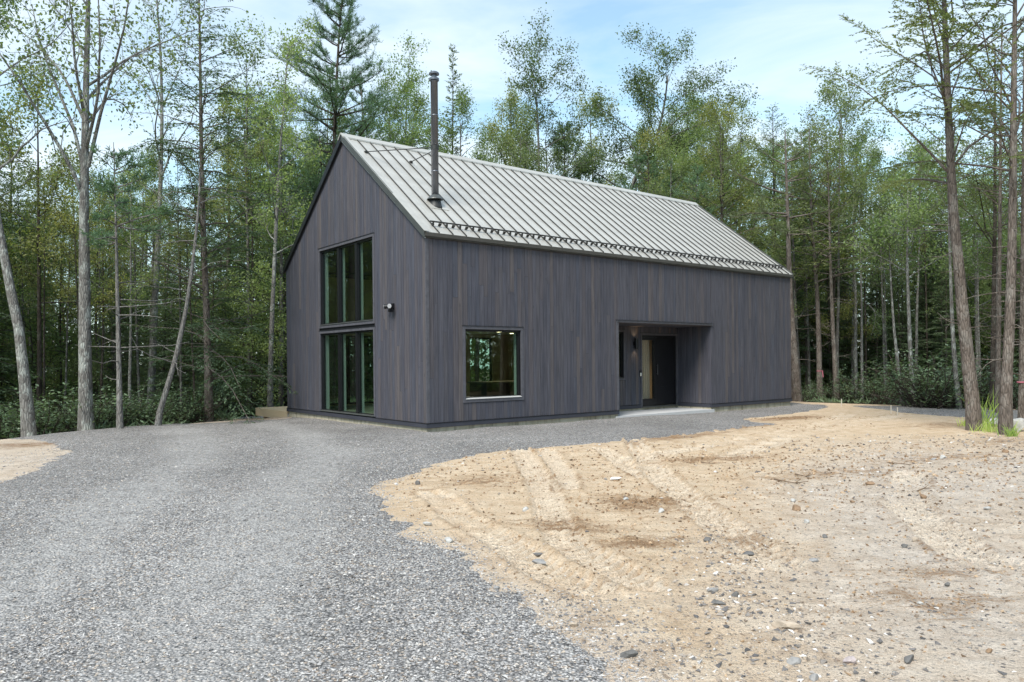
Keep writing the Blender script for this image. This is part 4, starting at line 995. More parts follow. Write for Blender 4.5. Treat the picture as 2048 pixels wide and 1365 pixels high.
def px_path(pts, depth, base=None, extra=None):
    """3D trunk line through photograph points at one distance; returns base location and local path"""
    P = np.array([at(px, py, depth) for px, py in pts])
    g = gz(P[0, 0], P[0, 1]); 
    if P[0, 2] > g: P = np.concatenate([[P[0] + (P[0] - P[1]) / (P[1, 2] - P[0, 2] + 1e-9) * 0 + np.array([0, 0, g - P[0, 2]])], P])
    base_ = P[0].copy(); base_[2] = min(base_[2], g)
    return base_, P - base_
def px_limb(pts, depth, base_): return np.array([at(px, py, depth + dd) for px, py, dd in pts]) - base_

# ---- trees one can pick out, each built on its own line
b, p = px_path([(172, 862), (170, 700), (169, 560), (168, 420), (170, 300), (172, 180), (175, 60), (178, -60), (182, -200)], 17.3)
lm = [px_limb(q, 17.3, b) for q in ([(166, 392, 0), (140, 330, -.3), (100, 262, -.5), (55, 190, -.9), (10, 120, -1.2), (-40, 60, -1.4)], [(169, 350, 0), (150, 262, .4), (112, 170, .6), (80, 90, .9), (64, 10, 1.0)],
      [(172, 250, 0), (128, 150, .2), (70, 85, .5), (5, 35, .6)], [(176, 335, 0), (203, 220, -.3), (232, 120, -.7), (255, 30, -1), (262, -60, -1)], [(174, 200, 0), (210, 160, .5), (262, 115, .9), (310, 85, 1.1)],
      [(172, 300, 0), (196, 200, -.8), (200, 90, -1.2), (196, -20, -1.6)], [(168, 230, 0), (150, 130, -.7), (143, 30, -1.0), (130, -60, -1.2)], [(176, 245, 0), (215, 195, 1.0), (245, 205, 1.4), (262, 232, 1.5)])]
plant_tree('oak_tree', broadleaf(101, 0, .157, 7.5, 3.0, 7, .10, 8, p, (35, 70), 6, lm, 4), 'pale', 'oak', b, 'tall pale lichen-barked oak standing closest at the left gravel edge')
b, p = px_path([(60, 880), (50, 770), (38, 660), (20, 575), (6, 500), (-8, 420), (-22, 300), (-35, 120), (-45, -60)], 16.4)
plant_tree('oak_tree', broadleaf(102, 0, .13, 5.2, 2.8, 8, .10, 8, p, (25, 65), 5, None, 4), 'pale', 'oak', b, 'leaning grey oak cut by the left picture edge')
b, p = px_path([(240, 853), (238, 740), (236, 640), (234, 560), (232, 460), (229, 340), (227, 285)], 17.0)
plant_tree('pine_tree', pine(103, 0, .068, 4.3, 1.15, p, .42, 4, 6, .12, 16), 'dead', 'pine', b, 'slender straight grey young pine beside the big pale oak')
b, p = px_path([(312, 850), (330, 790), (352, 715), (372, 620), (384, 540), (393, 460), (398, 400), (400, 345)], 17.9)
plant_tree('dead_tree', bare_tree(104, p, .07, 15, 1.5), 'dead', None, b, 'thin dead tree leaning right with bare curved branches')
b, p = px_path([(418, 838), (416, 720), (413, 620), (408, 500), (404, 380), (402, 250), (400, 100), (398, 0), (397, -90)], 20.5)
plant_tree('hemlock_tree', conifer(105, 0, .11, 1.2, 3.0, 13, p, .09, .028, .10, 16, .16, .9, 10, .12, .55, 3, .09, .8, .6), 'brown', 'hemlock', b, 'tall brown-trunked hemlock with sweeping boughs left of the deck')
b, p = px_path([(300, 850), (308, 650), (316, 480), (322, 350), (324, 230), (323, 150), (318, 60), (312, -20)], 24)
lm = [px_limb(q, 24, b) for q in ([(321, 360, 0), (345, 300, -.3), (385, 240, -.6), (395, 190, -.8)], [(323, 220, 0), (345, 170, .5), (368, 120, .8), (372, 60, 1.0)], [(323, 215, 0), (300, 150, -.4), (268, 95, -.8), (250, 60, -1)], [(322, 240, 0), (296, 190, .6), (262, 140, 1.0)])]
plant_tree('oak_tree', broadleaf(106, 0, .13, 5.5, 3.0, 8, .10, 7, p, (30, 70), 5, lm, 4), 'pale', 'oak', b, 'forked pale oak behind the thin leaning dead tree')
b, p = px_path([(78, 870), (79, 700), (78, 560), (77, 430), (76, 300), (75, 200)], 21.5)
plant_tree('maple_tree', broadleaf(107, 0, .085, 4.2, 2.2, 13, .10, 12, p, (10, 55), 6), 'dark', 'gold', b, 'dark straight maple trunk with yellowing leaves near the left edge')
b, p = px_path([(540, 838), (541, 740), (544, 640), (549, 520), (553, 440), (558, 330), (566, 230), (572, 150), (576, 90)], 26)
plant_tree('maple_tree', broadleaf(108, 0, .10, 5, 2.6, 14, .10, 12, p, (15, 60), 6), 'pale', 'fresh', b, 'grey-trunked maple rising just left of the gable wall')
b, p = px_path([(664, 790), (666, 500), (669, 270), (672, 200), (676, 100), (682, 20), (690, -45)], 33)
plant_tree('pine_tree', pine(109, 0, .20, 7.0, 4.2, p, .62, 6, 20, .17, 8), 'dark', 'pine', b, 'tall layered white pine towering behind the gable peak')
b, p = px_path([(905, 760), (905, 500), (905, 300), (906, 180), (906, 98)], 38)
plant_tree('spruce_tree', conifer(110, 0, .14, 5.0, 2.6, 8, p, .15, .05, .0, 34, .2, .95, 0, .06, .8, 3, .12, .8, .6), 'dark', 'grey', b, 'narrow pointed spruce behind the stove pipe')
b, p = px_path([(1080, 760), (1079, 450), (1078, 330), (1076, 250), (1072, 190), (1066, 145)], 38)
plant_tree('maple_tree', broadleaf(111, 0, .17, 6.6, 4.2, 20, .115, 12, p, (15, 66), 9, None, 8, spread=.18), 'oak', 'oak', b, 'upright maple with clustered leaves behind the middle of the roof')
b, p = px_path([(1235, 760), (1243, 500), (1256, 390), (1282, 330), (1312, 280), (1328, 220), (1336, 150)], 40)
lm = [px_limb(q, 40, b) for q in ([(1300, 310, 0), (1340, 275, -.4), (1395, 250, -.8), (1440, 235, -1), (1480, 212, -1)], [(1290, 325, 0), (1250, 280, .4), (1215, 240, .8), (1195, 210, 1)], [(1312, 280, 0), (1290, 210, -.6), (1275, 160, -1)], [(1325, 235, 0), (1370, 190, .5), (1400, 160, .8)], [(1305, 300, 0), (1262, 295, 1), (1220, 310, 1.4), (1190, 320, 1.6)])]
plant_tree('oak_tree', broadleaf(112, 0, .24, 8.4, 4.6, 18, .115, 12, p, (0, 60), 10, lm, 9, spread=.19), 'oak', 'oak', b, 'broad spreading oak crown above the right half of the roof')
b, p = px_path([(1300, 760), (1300, 500), (1298, 400), (1296, 312)], 35)
plant_tree('pine_tree', pine(113, 0, .12, 5.6, 3.0, p, .55, 5, 10, .15, 0), 'dark', 'pine', b, 'low bright green pine peeking over the roof below the broad oak')
b, p = px_path([(1446, 780), (1444, 500), (1442, 330), (1440, 232)], 33)
plant_tree('hemlock_tree', conifer(114, 0, .13, 4.0, 3.2, 10, p, .13, .036, .06, 24, .15, .95, 6, .06, .6), 'brown', 'grey', b, 'airy hemlock behind the far end of the roof ridge')
b, p = px_path([(1552, 790), (1550, 500), (1547, 330), (1545, 215)], 36)
plant_tree('hemlock_tree', conifer(115, 0, .14, 4.0, 3.0, 11, p, .14, .038, .06, 24, .1, .95, 6, .06, .65), 'dark', 'hemlock', b, 'pointed hemlock rising above the far eave corner')
b, p = px_path([(1594, 800), (1587, 700), (1580, 600), (1576, 450), (1572, 330), (1570, 260)], 27.5)
plant_tree('pine_tree', pine(116, 0, .17, 6.2, 2.6, p, .7, 4, 9, .14, 10), 'brown', 'grey', b, 'thick leaning trunk right against the far house corner')
b, p = px_path([(1640, 802), (1638, 700), (1635, 600), (1628, 500), (1623, 440), (1620, 330), (1618, 255)], 28.5)
t117 = plant_tree('hemlock_tree', conifer(117, 0, .115, 4.6, 2.8, 9, p, .11, .032, .06, 20, .2, .85, 14, .1, .6), 'brown', 'grey', b, 'straight hemlock trunk marked with pink flagging tape, nearer the house')
b, p = px_path([(1675, 806), (1669, 720), (1664, 620), (1660, 500), (1657, 380), (1655, 300)], 28)
plant_tree('hemlock_tree', conifer(118, 0, .10, 4.8, 2.6, 9, p, .11, .032, .05, 20, .2, .85, 18, .1, .6), 'brown', 'grey', b, 'slender hemlock leaning left just beside the taped trunk')
b, p = px_path([(1700, 800), (1694, 600), (1688, 400), (1684, 300), (1682, 225)], 38)
plant_tree('oak_tree', broadleaf(119, 0, .16, 6.5, 4.0, 17, .115, 11, p, (10, 62), 8, None, 8, spread=.18), 'dead', 'oak', b, 'round-topped oak with some bare grey limbs beyond the house corner')
b, p = px_path([(1806, 816), (1797, 740), (1788, 660), (1782, 570), (1778, 480)], 26)
plant_tree('birch_tree', broadleaf(120, 0, .075, 4.4, 1.7, 9, .10, 10, p, (15, 55), 5), 'pale', 'fresh', b, 'thin pale bent trunk left of the straight purple-based tree')
b, p = px_path([(1828, 817), (1822, 740), (1818, 640), (1814, 520), (1815, 440), (1816, 370)], 25)
plant_tree('birch_tree', broadleaf(121, 0, .085, 4.0, 2.2, 12, .10, 12, p, (20, 60), 6), 'pale', 'fresh', b, 'mottled pale straight trunk standing behind the dirt crest')
b, p = px_path([(1920, 822), (1910, 740), (1904, 640), (1900, 520), (1897, 430), (1894, 340)], 21.5)
plant_tree('maple_tree', broadleaf(122, 0, .075, 4.6, 1.9, 9, .10, 9, p, (15, 55), 5), 'pale', 'fresh', b, 'speckled slim trunk just behind the thick leaning trunk by the grass')
def sparse(seed, p, r0, cb, Ln, dens, dead): return conifer(seed, 0, r0, cb, Ln * 1.22, dens * 1.0, p, .085, .026, .085, 38, .36, .93, dead, .22, .40, 4, .075, .8, 1.0)
b, p = px_path([(1951, 863), (1938, 740), (1925, 620), (1916, 520), (1908, 440), (1902, 340), (1897, 230), (1893, 130), (1890, 50), (1887, -40), (1885, -140)], 15.2)
plant_tree('hemlock_tree', sparse(123, p, .137, 4.9, 2.7, 9, 12), 'brown', 'grey', b, 'thick leaning trunk left of the bright grass clump')
b, p = px_path([(2010, 871), (2013, 760), (2020, 640), (2024, 500), (2026, 350), (2028, 150), (2030, 0), (2032, -140)], 14.4)
plant_tree('hemlock_tree', sparse(124, p, .112, 4.9, 2.3, 9, 34), 'brown', 'grey', b, 'thick straight trunk right of the bright grass clump')
b, p = px_path([(2043, 852), (2045, 700), (2046, 500), (2047, 300), (2048, 100)], 16.5)
t125 = plant_tree('hemlock_tree', sparse(125, p, .075, 5.0, 1.9, 8, 26), 'brown', 'grey', b, 'trunk with pink tape at the right picture edge')
b, p = px_path([(1995, 832), (1998, 600), (2000, 420), (2002, 200), (2004, 40)], 19.5)
plant_tree('hemlock_tree', sparse(126, p, .07, 4.6, 1.9, 8, 24), 'brown', 'grey', b, 'slim trunk seen between the two thick trunks by the grass')
b, p = px_path([(1984, 835), (1988, 600), (1990, 420), (1990, 240), (1990, 100)], 21.0)
plant_tree('hemlock_tree', sparse(127, p, .08, 4.6, 2.0, 8, 20), 'dark', 'grey', b, 'dark slim trunk behind the grass clump, farther than its neighbours')
for root, hz_, rr in ((t117, 1.25, .118), (t125, .95, .08)):
    MB().lathe([(rr, hz_), (rr * 1.03, hz_ + .01), (rr * 1.03, hz_ + .025), (rr, hz_ + .03)], (0, 0, 0), 12).prism([(rr * .3, -rr * 1.05, hz_ + .02), (rr * .3 + .03, -rr * 1.05, hz_ + .02), (rr * .3 + .05, -rr * 1.2, hz_ - .22), (rr * .3 + .02, -rr * 1.2, hz_ - .22)], (0, -.004, 0)).build('flagging_tape', M['tape'], root)

# ---- woods filled with copies of a few grown trees
rt = random.Random(21)
PROTO = {}
def proto(kind, H, T, bark, leaf, name, cat='tree'): PROTO.setdefault(kind, []).append(dict(H=H, T=T, bark=bark, leaf=leaf, name=name, cat=cat, root=None))
for i in range(4): proto('hem', 13.0, conifer(200 + i, 13.0, .13, [.9, 1.6, .7, 2.6][i], [2.9, 2.6, 3.2, 2.4][i], 15, None, .115, .034, .11, 14, .08, .97, 4, .06, .6, 3, .09), ['dark', 'brown', 'dark', 'brown'][i], 'hemlock', 'hemlock_tree')
for i in range(4): proto('oak', 15.0, broadleaf(210 + i, 15.0, .15, [3.6, 5.0, 2.6, 5.6][i], 3.9, 18, .10, 19, None, (5, 62), 7, None, 7, spread=.17), ['oak', 'pale', 'dark', 'oak'][i], ['oak', 'fresh', 'gold', 'fresh'][i], 'oak_tree')
for i in range(2): proto('pine', 15.0, pine(220 + i, 15.0, .16, [5.0, 7.0][i], 2.9, None, .62, 5, 9, .15, 8), 'brown', 'pine', 'pine_tree')
for i in range(3): proto('sap', 5.0, broadleaf(230 + i, 5.0, .03, .7, 1.7, 18, .085, 13, None, (-5, 35), 6, None, 5), 'dark', ['fresh', 'oak', 'fresh'][i], 'sapling')
for i in range(3): proto('pole', 14.0, broadleaf(250 + i, 14.0, [.085, .075, .10][i], [7.5, 8.2, 6.8][i], 2.4, 10, .10, 12, None, (15, 60), 6, None, 5, spread=.2), ['oak', 'dark', 'pale'][i], ['oak', 'gold', 'fresh'][i], 'slender_tree')
for i in range(3): proto('shrub', 1.2, shrub(240 + i, .9, 1.2, [55, 70, 45][i]), 'dark', 'laurel', 'laurel_shrub', 'shrub')
LABEL = {'hem': {'left': 'dark green hemlock filling the shady woods left of the house', 'back': 'dark hemlock in the woods behind the roof line', 'right': 'dark green hemlock filling the shady woods right of the house', 'side': 'hemlock reflected in the house windows'},
         'oak': {'left': 'leafy broadleaf tree in the woods left of the house', 'back': 'leafy broadleaf tree in the woods behind the roof line', 'right': 'leafy broadleaf tree in the woods right of the house', 'side': 'broadleaf tree reflected in the house windows'},
         'pine': {'left': 'blue-green pine in the woods left of the house', 'back': 'blue-green pine in the woods behind the roof line', 'right': 'blue-green pine in the woods right of the house', 'side': 'pine reflected in the house windows'},
         'sap': {'left': 'small leafy sapling under the trees left of the house', 'right': 'small leafy sapling under the trees right of the house'},
         'shrub': {'left': 'glossy laurel bush along the woods edge left of the driveway', 'right': 'glossy laurel bush along the woods edge beyond the gravel road'}}
KINDNAME = {'pole': 'slender trees', 'hem': 'hemlocks', 'oak': 'broadleaf trees', 'pine': 'pines', 'sap': 'saplings', 'shrub': 'laurel bushes'}
def put(kind, x_, y_, H, zone, idx=None):
    idx = idx if idx is not None else rt.randrange(len(PROTO[kind])); pr = PROTO[kind][idx]
    lab = LABEL[kind][zone] if zone == 'side' else own_label(kind, x_, y_, H, idx); grp = KINDNAME[kind] + ' in the woods, ' + zone + (' of the house' if zone in ('left', 'right') else ' of the scene')
    loc = (x_, y_, gz(x_, y_) - .05)
    if pr['root'] is None: pr['root'] = root = plant_tree(pr['name'], pr['T'], pr['bark'], pr['leaf'], loc, lab, pr['cat'], grp, 'foliage' if kind == 'shrub' else 'crown', 'stem' if kind == 'shrub' else 'trunk')
    else: root = copy_tree(pr['root']); root.location = loc
    root['label'] = lab; root['group'] = grp; s = H / pr['H']
    root.scale = (s * rt.uniform(.9, 1.12), s * rt.uniform(.9, 1.12), s); root.rotation_euler = (rt.uniform(-.03, .03), rt.uniform(-.03, .03), rt.uniform(0, 6.28))
    return root
MARKS = [(30, 'the leaning grey oak'), (78, 'the dark maple trunk'), (172, 'the big pale oak'), (240, 'the slender grey pine'), (318, 'the forked pale oak'), (405, 'the brown-trunked hemlock'), (550, 'the grey-trunked maple'), (672, 'the layered white pine'), (870, 'the stove pipe'),
         (1075, 'the upright maple'), (1325, 'the spreading oak'), (1442, 'the airy hemlock'), (1547, 'the far eave corner'), (1632, 'the taped hemlock trunk'), (1690, 'the round-topped oak'), (1790, 'the thin bent trunk'), (1820, 'the mottled straight trunk'), (1908, 'the speckled slim trunk'), (1940, 'the thick leaning trunk'), (2015, 'the thick straight trunk')]
USED = set()
LOOK = {'pole': 'slender bare-stemmed tree', 'hem': 'dark green hemlock', 'oak': 'leafy broadleaf tree', 'pine': 'blue-green pine', 'sap': 'leafy sapling', 'shrub': 'glossy laurel bush'}
def own_label(kind, x_, y_, H, idx):
    px = 1024 + F * x_ / y_; m_ = min(MARKS, key=lambda q: abs(q[0] - px)); side = 'left' if px < m_[0] else 'right'
    hue = {('oak', 2): 'yellowing', ('oak', 1): 'fresh green', ('sap', 2): 'fresh green', ('sap', 0): 'fresh green'}.get((kind, idx), '')
    size = {'pole': (10, 13), 'hem': (9, 12), 'oak': (12, 15), 'pine': (11, 14), 'sap': (4.3, 6), 'shrub': (1.1, 1.4)}[kind]; sz = 'small' if H < size[0] else 'middling' if H < size[1] else 'big'
    row = 'front row' if y_ < 26 else 'second row' if y_ < 31 else 'middle rows' if y_ < 37 else 'rear rows' if y_ < 43 else 'last row'
    for near_ in ('just', 'farther', 'well', 'far', 'some way', 'somewhat', 'slightly'):
        lab = ' '.join(f"{sz} {hue} {LOOK[kind]}, {row}, {near_} {side} of {m_[1]}".split())
        if lab not in USED: break
    USED.add(lab); return lab
TOPS = [(-400, 360), (0, 350), (60, 320), (150, 360), (250, 330), (330, 340), (400, 290), (450, 210), (520, 120), (570, 130), (610, 190), (700, 170), (760, 150), (820, 200), (880, 230), (960, 280), (1000, 230), (1075, 260), (1160, 240), (1200, 250),
        (1300, 260), (1460, 290), (1500, 280), (1545, 265), (1600, 280), (1690, 265), (1740, 350), (1780, 375), (1850, 350), (1950, 340), (2048, 330), (2500, 330)]
TX, TY = [t_[0] for t_ in TOPS], [t_[1] for t_ in TOPS]
def to_px(x_, y_): return 1024 + F * x_ / y_
placed = []
def free(x_, y_, d): return all((x_ - a) ** 2 + (y_ - b) ** 2 > d * d for a, b in placed)
HOUSE_POLY = [tuple(hw_(q)[:2]) for q in ((-1.5, -3, 0), (L + 1.5, -3, 0), (L + 1.5, W + 5, 0), (-1.5, W + 5, 0))]
def scatter_trees(n, pxr, dr, kinds, zone, mind, hmul=(.78, 1.02)):
    c = tries = 0
    while c < n and tries < n * 60:
        tries += 1
        px = rt.uniform(*pxr); d = rt.uniform(*dr) if zone != 'x' else 0; x_ = (px - 1024) / F * d; y_ = d
        if float(poly_sd(np.array([x_]), np.array([y_]), PLATEAU)[0]) > -1.2 or float(poly_sd(np.array([x_]), np.array([y_]), HOUSE_POLY)[0]) > 0 or not free(x_, y_, mind): continue
        k = rt.choices(list(kinds), list(kinds.values()))[0]
        ytop = np.interp(px, TX, TY); H = (CY - ytop) / F * d + CZ - gz(x_, y_)
        H = H * rt.uniform(*hmul)
        if k == 'hem': H *= rt.uniform(.6, .95)
        if k == 'sap': H = rt.uniform(3, 7.5)
        placed.append((x_, y_)); put(k, x_, y_, max(3, H), zone); c += 1
scatter_trees(40, (-260, 575), (22.5, 32), {'hem': 6, 'oak': 3, 'sap': 6}, 'left', 1.3)
scatter_trees(42, (-350, 590), (28, 46), {'hem': 6, 'oak': 5, 'pine': 2}, 'left', 1.6)
scatter_trees(50, (590, 1560), (32, 52), {'hem': 2, 'oak': 7, 'pine': 2}, 'back', 1.5, (.85, 1.06))
scatter_trees(40, (1590, 2240), (29.3, 38), {'hem': 6, 'oak': 3, 'sap': 7}, 'right', 1.3)
scatter_trees(42, (1560, 2350), (30, 48), {'hem': 6, 'oak': 5, 'pine': 2}, 'right', 1.6)
scatter_trees(26, (-60, 575), (20.5, 30), {'pole': 1}, 'left', .9, (.8, 1.05))
scatter_trees(20, (1590, 2080), (28.8, 34), {'pole': 1}, 'right', .9, (.9, 1.1))
# laurel along the two woods edges
for i in range(26):
    px = rt.uniform(-120, 560); d = rt.uniform(17.6, 25); x_ = (px - 1024) / F * d
    if float(poly_sd(np.array([x_]), np.array([d]), PLATEAU)[0]) < -.9: put('shrub', x_, d, rt.uniform(.9, 1.7), 'left')
for i in range(22):
    px = rt.uniform(1600, 2200); d = rt.uniform(23, 31); x_ = (px - 1024) / F * d
    if float(poly_sd(np.array([x_]), np.array([d]), PLATEAU)[0]) < -.7: put('shrub', x_, d, rt.uniform(.7, 1.3), 'right')
for px, d, H in [(8, 17.4, 1.5), (35, 18.2, 1.7), (92, 18.0, 1.6), (118, 18.8, 1.3), (205, 18.9, 1.2), (262, 19.4, 1.5), (290, 19.8, 1.3), (355, 20.6, 1.4), (440, 24.5, 1.5)]: put('shrub', (px - 1024) / F * d, d, H, 'left')
for px, d, H in [(1845, 22.8, 2.0), (1872, 22.3, 1.9), (1893, 22.6, 1.7), (1760, 25.5, 1.5), (1700, 26.5, 1.4), (1975, 22.5, 1.5), (2030, 21.5, 1.6)]: put('shrub', (px - 1024) / F * d, d, H, 'right')
# woods at the sides, seen in the window glass
for x_, y_, k, H in [(-16, 21, 'hem', 12), (-18, 25, 'oak', 15), (-20, 19, 'oak', 14), (-23, 27, 'hem', 14), (-15.5, 16.5, 'oak', 13), (-21, 31, 'hem', 13), (-26, 22, 'pine', 15), (-28, 33, 'oak', 15), (-17, 11, 'hem', 12), (-25, 15, 'hem', 13), (-31, 26, 'hem', 14),
                     (16.2, 9.5, 'hem', 11), (16.5, 5.5, 'oak', 13), (18, 12.5, 'hem', 13), (19.5, 7.5, 'hem', 14), (17.5, 2, 'hem', 12), (21, 4, 'oak', 15), (21, 10.5, 'oak', 14), (19, -2, 'oak', 14), (23, 0, 'hem', 14), (24, 7, 'hem', 14), (26, 12, 'hem', 13), (22, 14.5, 'pine', 15), (27, 3, 'hem', 14), (20, -6, 'hem', 13)]:
    put(k, x_, y_, H, 'side')

# ---- far woods that read as one mass, all round the clearing
rw = np.random.default_rng(77)
T = TM()
n = 250000
az = rw.uniform(-2.15, 2.15, n); rad_ = rw.uniform(44, 62, n)
x_, y_ = rad_ * np.sin(az), rad_ * np.cos(az)
pxs = 1024 + F * np.tan(np.clip(az, -1.2, 1.2))
top = (CY - np.interp(pxs, TX, TY) - 60) / F * rad_ * .95 + .5 + 1.8 * fbm(x_, y_, .22, 12, 3)
h = rw.random(n) ** 1.05 * np.maximum(top, 6)
keep = fbm(x_ + h * .7, y_ + h * .9, .45, 14, 3) + .25 > 1.5 * (h / np.maximum(top, 6) - .55)
x_, y_, h = x_[keep], y_[keep], h[keep]
zb = base_z(x_, y_)[0]; k = len(x_)
T.leaves(np.stack([x_, y_, zb + h], 1), rw.normal(0, .8, (k, 3)) + np.array([0, 0, -.3]), rw.normal(0, .6, (k, 3)) + np.array([0, 0, 1.0]), rw.uniform(.24, .46, k), rw.uniform(.16, .30, k))
for i in range(220):
    a_ = rw.uniform(-2.1, 2.1); r_ = rw.uniform(45, 62); p_ = np.array([r_ * math.sin(a_), r_ * math.cos(a_), 0]); p_[2] = gz(p_[0], p_[1]) - .3
    T.tube(walk(rw, p_, np.array([0, 0, 1.0]), rw.uniform(7, 11), 5, .03, .05), np.linspace(rw.uniform(.1, .2), .05, 6), 6)
fw_ = empty('distant_woods'); tag(fw_, 'distant mixed woods closing off the view behind everything', 'woods', kind='stuff')
o = link('foliage', T.leaf_mesh('foliage'), LEAF['oak'], fw_); o['kind'] = 'stuff'
o = link('trunks', T.wood_mesh('trunks'), BARK['dark'], fw_); o['kind'] = 'stuff'

# ---- low growth on the forest floor
n = 9000
a_ = rw.uniform(-.75, .75, n); r_ = rw.uniform(16, 34, n); x_, y_ = r_ * np.sin(a_), r_ * np.cos(a_)
k = (poly_sd(x_, y_, PLATEAU) < -.35) & (fbm(x_, y_, .5, 33, 3) > -.25); x_, y_ = x_[k], y_[k]
T = TM(); z_ = base_z(x_, y_)[0]
for j in range(5):
    c = np.stack([x_, y_, z_ + .02], 1) + rw.normal(0, .05, (len(x_), 3)) * np.array([1, 1, 0]); a2 = rw.normal(0, .8, (len(x_), 3)); a2[:, 2] = np.abs(a2[:, 2]) * .9 + .3
    T.leaves(c, a2, rw.normal(0, .5, (len(x_), 3)) + np.array([0, 0, 1.0]), rw.uniform(.12, .34, len(x_)), rw.uniform(.03, .08, len(x_)))
tag(link('undergrowth', T.leaf_mesh('undergrowth'), LEAF['laurel']), 'low ferns and seedlings on the shaded forest floor', 'undergrowth', kind='stuff')

# ================================================================== SMALL THINGS
def rock(name, px, py, wpx, kind, label, flat=.5, long=1.0, group='loose stones on the dirt', seed=0, cat='stone', sink=.25):
    """angular lump, wpx wide in the photograph"""
    P = on_ground(px, py); d = P[1]; R = wpx / F * d * .5
    r = np.random.default_rng(seed + int(px) * 7 + int(py)); n = 46
    i = np.arange(n) + .5; ph = np.arccos(1 - 2 * i / n); th = math.pi * (1 + 5 ** .5) * i
    v = np.stack([np.cos(th) * np.sin(ph), np.sin(th) * np.sin(ph), np.cos(ph)], 1)
    for _ in range(13):                                  # chop facets off
        nn = unit(r.normal(0, 1, 3)); lim = r.uniform(.42, .78); q = v @ nn; v = v - np.outer(np.maximum(q - lim, 0), nn)
    flat = min(.95, flat * 1.5); v = v * np.array([1.1 * long, .85 / max(long, 1) ** .5, flat]) * R; a = r.uniform(-.5, .5); c, s = math.cos(a), math.sin(a); v = v @ np.array([[c, s, 0], [-s, c, 0], [0, 0, 1]])
    import bmesh
    bm_ = bmesh.new(); vs = [bm_.verts.new(q) for q in v]; bmesh.ops.convex_hull(bm_, input=vs); me_ = bpy.data.meshes.new(name); bm_.to_mesh(me_); bm_.free()
    o = link(name, me_, ROCK[kind]); zg = float(ground_z(P[0], P[1])); o.location = (P[0], P[1], max(zg, zg) + R * flat * (1 - sink * 2) * .7 + .004)
    return tag(o, label, cat, group)
for a_ in [(835, 970, 17, 'dark', 'small dark stone on the sand near the tip of the gravel edge', .6), (856, 1054, 22, 'pale', 'pale flat stone with a dark lee at the gravel edge', .35, 1.4), (897, 1086, 22, 'pale', 'pale rounded stone in the gravel rim below the sand', .5),
           (1078, 1124, 27, 'grey', 'smooth oval grey stone lying in the lower tyre track', .35, 1.2), (994, 1177, 17, 'grey', 'blue-grey stone at the bottom tip of the sand', .6), (1074, 1106, 20, 'dark', 'thin dark slab just above the oval grey stone', .25, 1.5),
           (1258, 1318, 37, 'dark', 'large dark angular stone at the bottom edge of the gravel', .5, 1.1), (1323, 1027, 19, 'pale', 'bright white stone at the rim of the churned pit', .5), (1252, 1008, 14, 'pale', 'small pale stone inside the churned pit', .5),
           (1415, 1084, 19, 'dark', 'flat dark stone right of the brown wheel rut', .4, 1.3), (1496, 1106, 26, 'dark', 'dark stacked slab leaning among rubble mid-dirt', .5, 1.2), (1423, 1185, 24, 'grey', 'grey slab lowest in the loose rubble line', .35, 1.4),
           (1470, 1196, 19, 'dark', 'dark chunk right of the grey rubble slab', .55), (1436, 1212, 22, 'dark', 'narrow dark splinter stone under the rubble slab', .35, 1.6), (1146, 1252, 20, 'tan', 'tan rounded cobble near the gravel boundary', .5),
           (1049, 1024, 17, 'pale', 'pale cobble in the sand beside the track crossing', .5), (1885, 919, 13, 'pale', 'white stone on the rough dirt nearest the tree line', .6), (1868, 921, 12, 'grey', 'grey flat stone touching the white stone near the tree line', .4, 1.3),
           (2011, 906, 16, 'brown', 'brown clod below the thick straight trunk', .5, 1.2), (1738, 969, 17, 'brown', 'brown earth clod in the middle of the raked dirt', .5, 1.3), (1846, 996, 16, 'brown', 'upright brown stone on the right dirt', .9),
           (1592, 1021, 24, 'brown', 'rounded brown cobble beside a pale stone', .6), (1587, 1005, 14, 'pale', 'pale stone touching the rounded brown cobble', .5), (1612, 1047, 14, 'pale', 'pinkish white stone below the rounded brown cobble', .7),
           (1651, 1076, 15, 'dark', 'small black stone on the pale dirt', .5), (1706, 1005, 14, 'brown', 'flat brown clod above the black stone', .4), (1809, 1097, 17, 'dark', 'blue-black stone beside a tan pebble', .5, 1.2), (1830, 1086, 13, 'tan', 'tan pebble right of the blue-black stone', .7),
           (1628, 1127, 19, 'grey', 'thin grey slab in pale dirt', .3, 1.5), (1975, 1020, 19, 'pale', 'long pale sliver of stone at the right', .35, 1.7), (1894, 1173, 13, 'dark', 'dark cube-shaped stone by the darker churned soil', .8), (1840, 1213, 13, 'pale', 'pale blue-grey stone below the churned soil', .5),
           (1817, 1324, 30, 'dark', 'largest dark brown-grey stone near the bottom right', .5, 1.1), (1700, 1327, 28, 'pink', 'pinkish flat stone near the bottom edge', .5, 1.1), (1592, 1325, 36, 'grey', 'wide grey wedge stone near the bottom edge', .35, 1.2),
           (1570, 1258, 36, 'tan', 'long rounded tan stone shaped like a loaf', .4, 1.9), (1977, 1304, 18, 'brown', 'small dark brown stone low at the right', .5), (1626, 1358, 26, 'grey', 'grey stone cut by the bottom picture edge', .45)]:
    rock('stone', *a_[:5], flat=a_[5], long=a_[6] if len(a_) > 6 else 1.0)
rock('boulder', 2028, 862, 52, 'pale', 'pale half-buried boulder between the trunks at the right edge', .62, 1.2, 'boulders by the grass clump', 3, 'boulder', .1)
rock('boulder', 1990, 852, 34, 'pale', 'flatter white boulder behind the bright grass clump', .45, 1.3, 'boulders by the grass clump', 5, 'boulder', .1)
rock('boulder', 2040, 838, 22, 'grey', 'small grey boulder farthest back beside the gravel road', .6, 1.0, 'boulders by the grass clump', 6, 'boulder', .1)
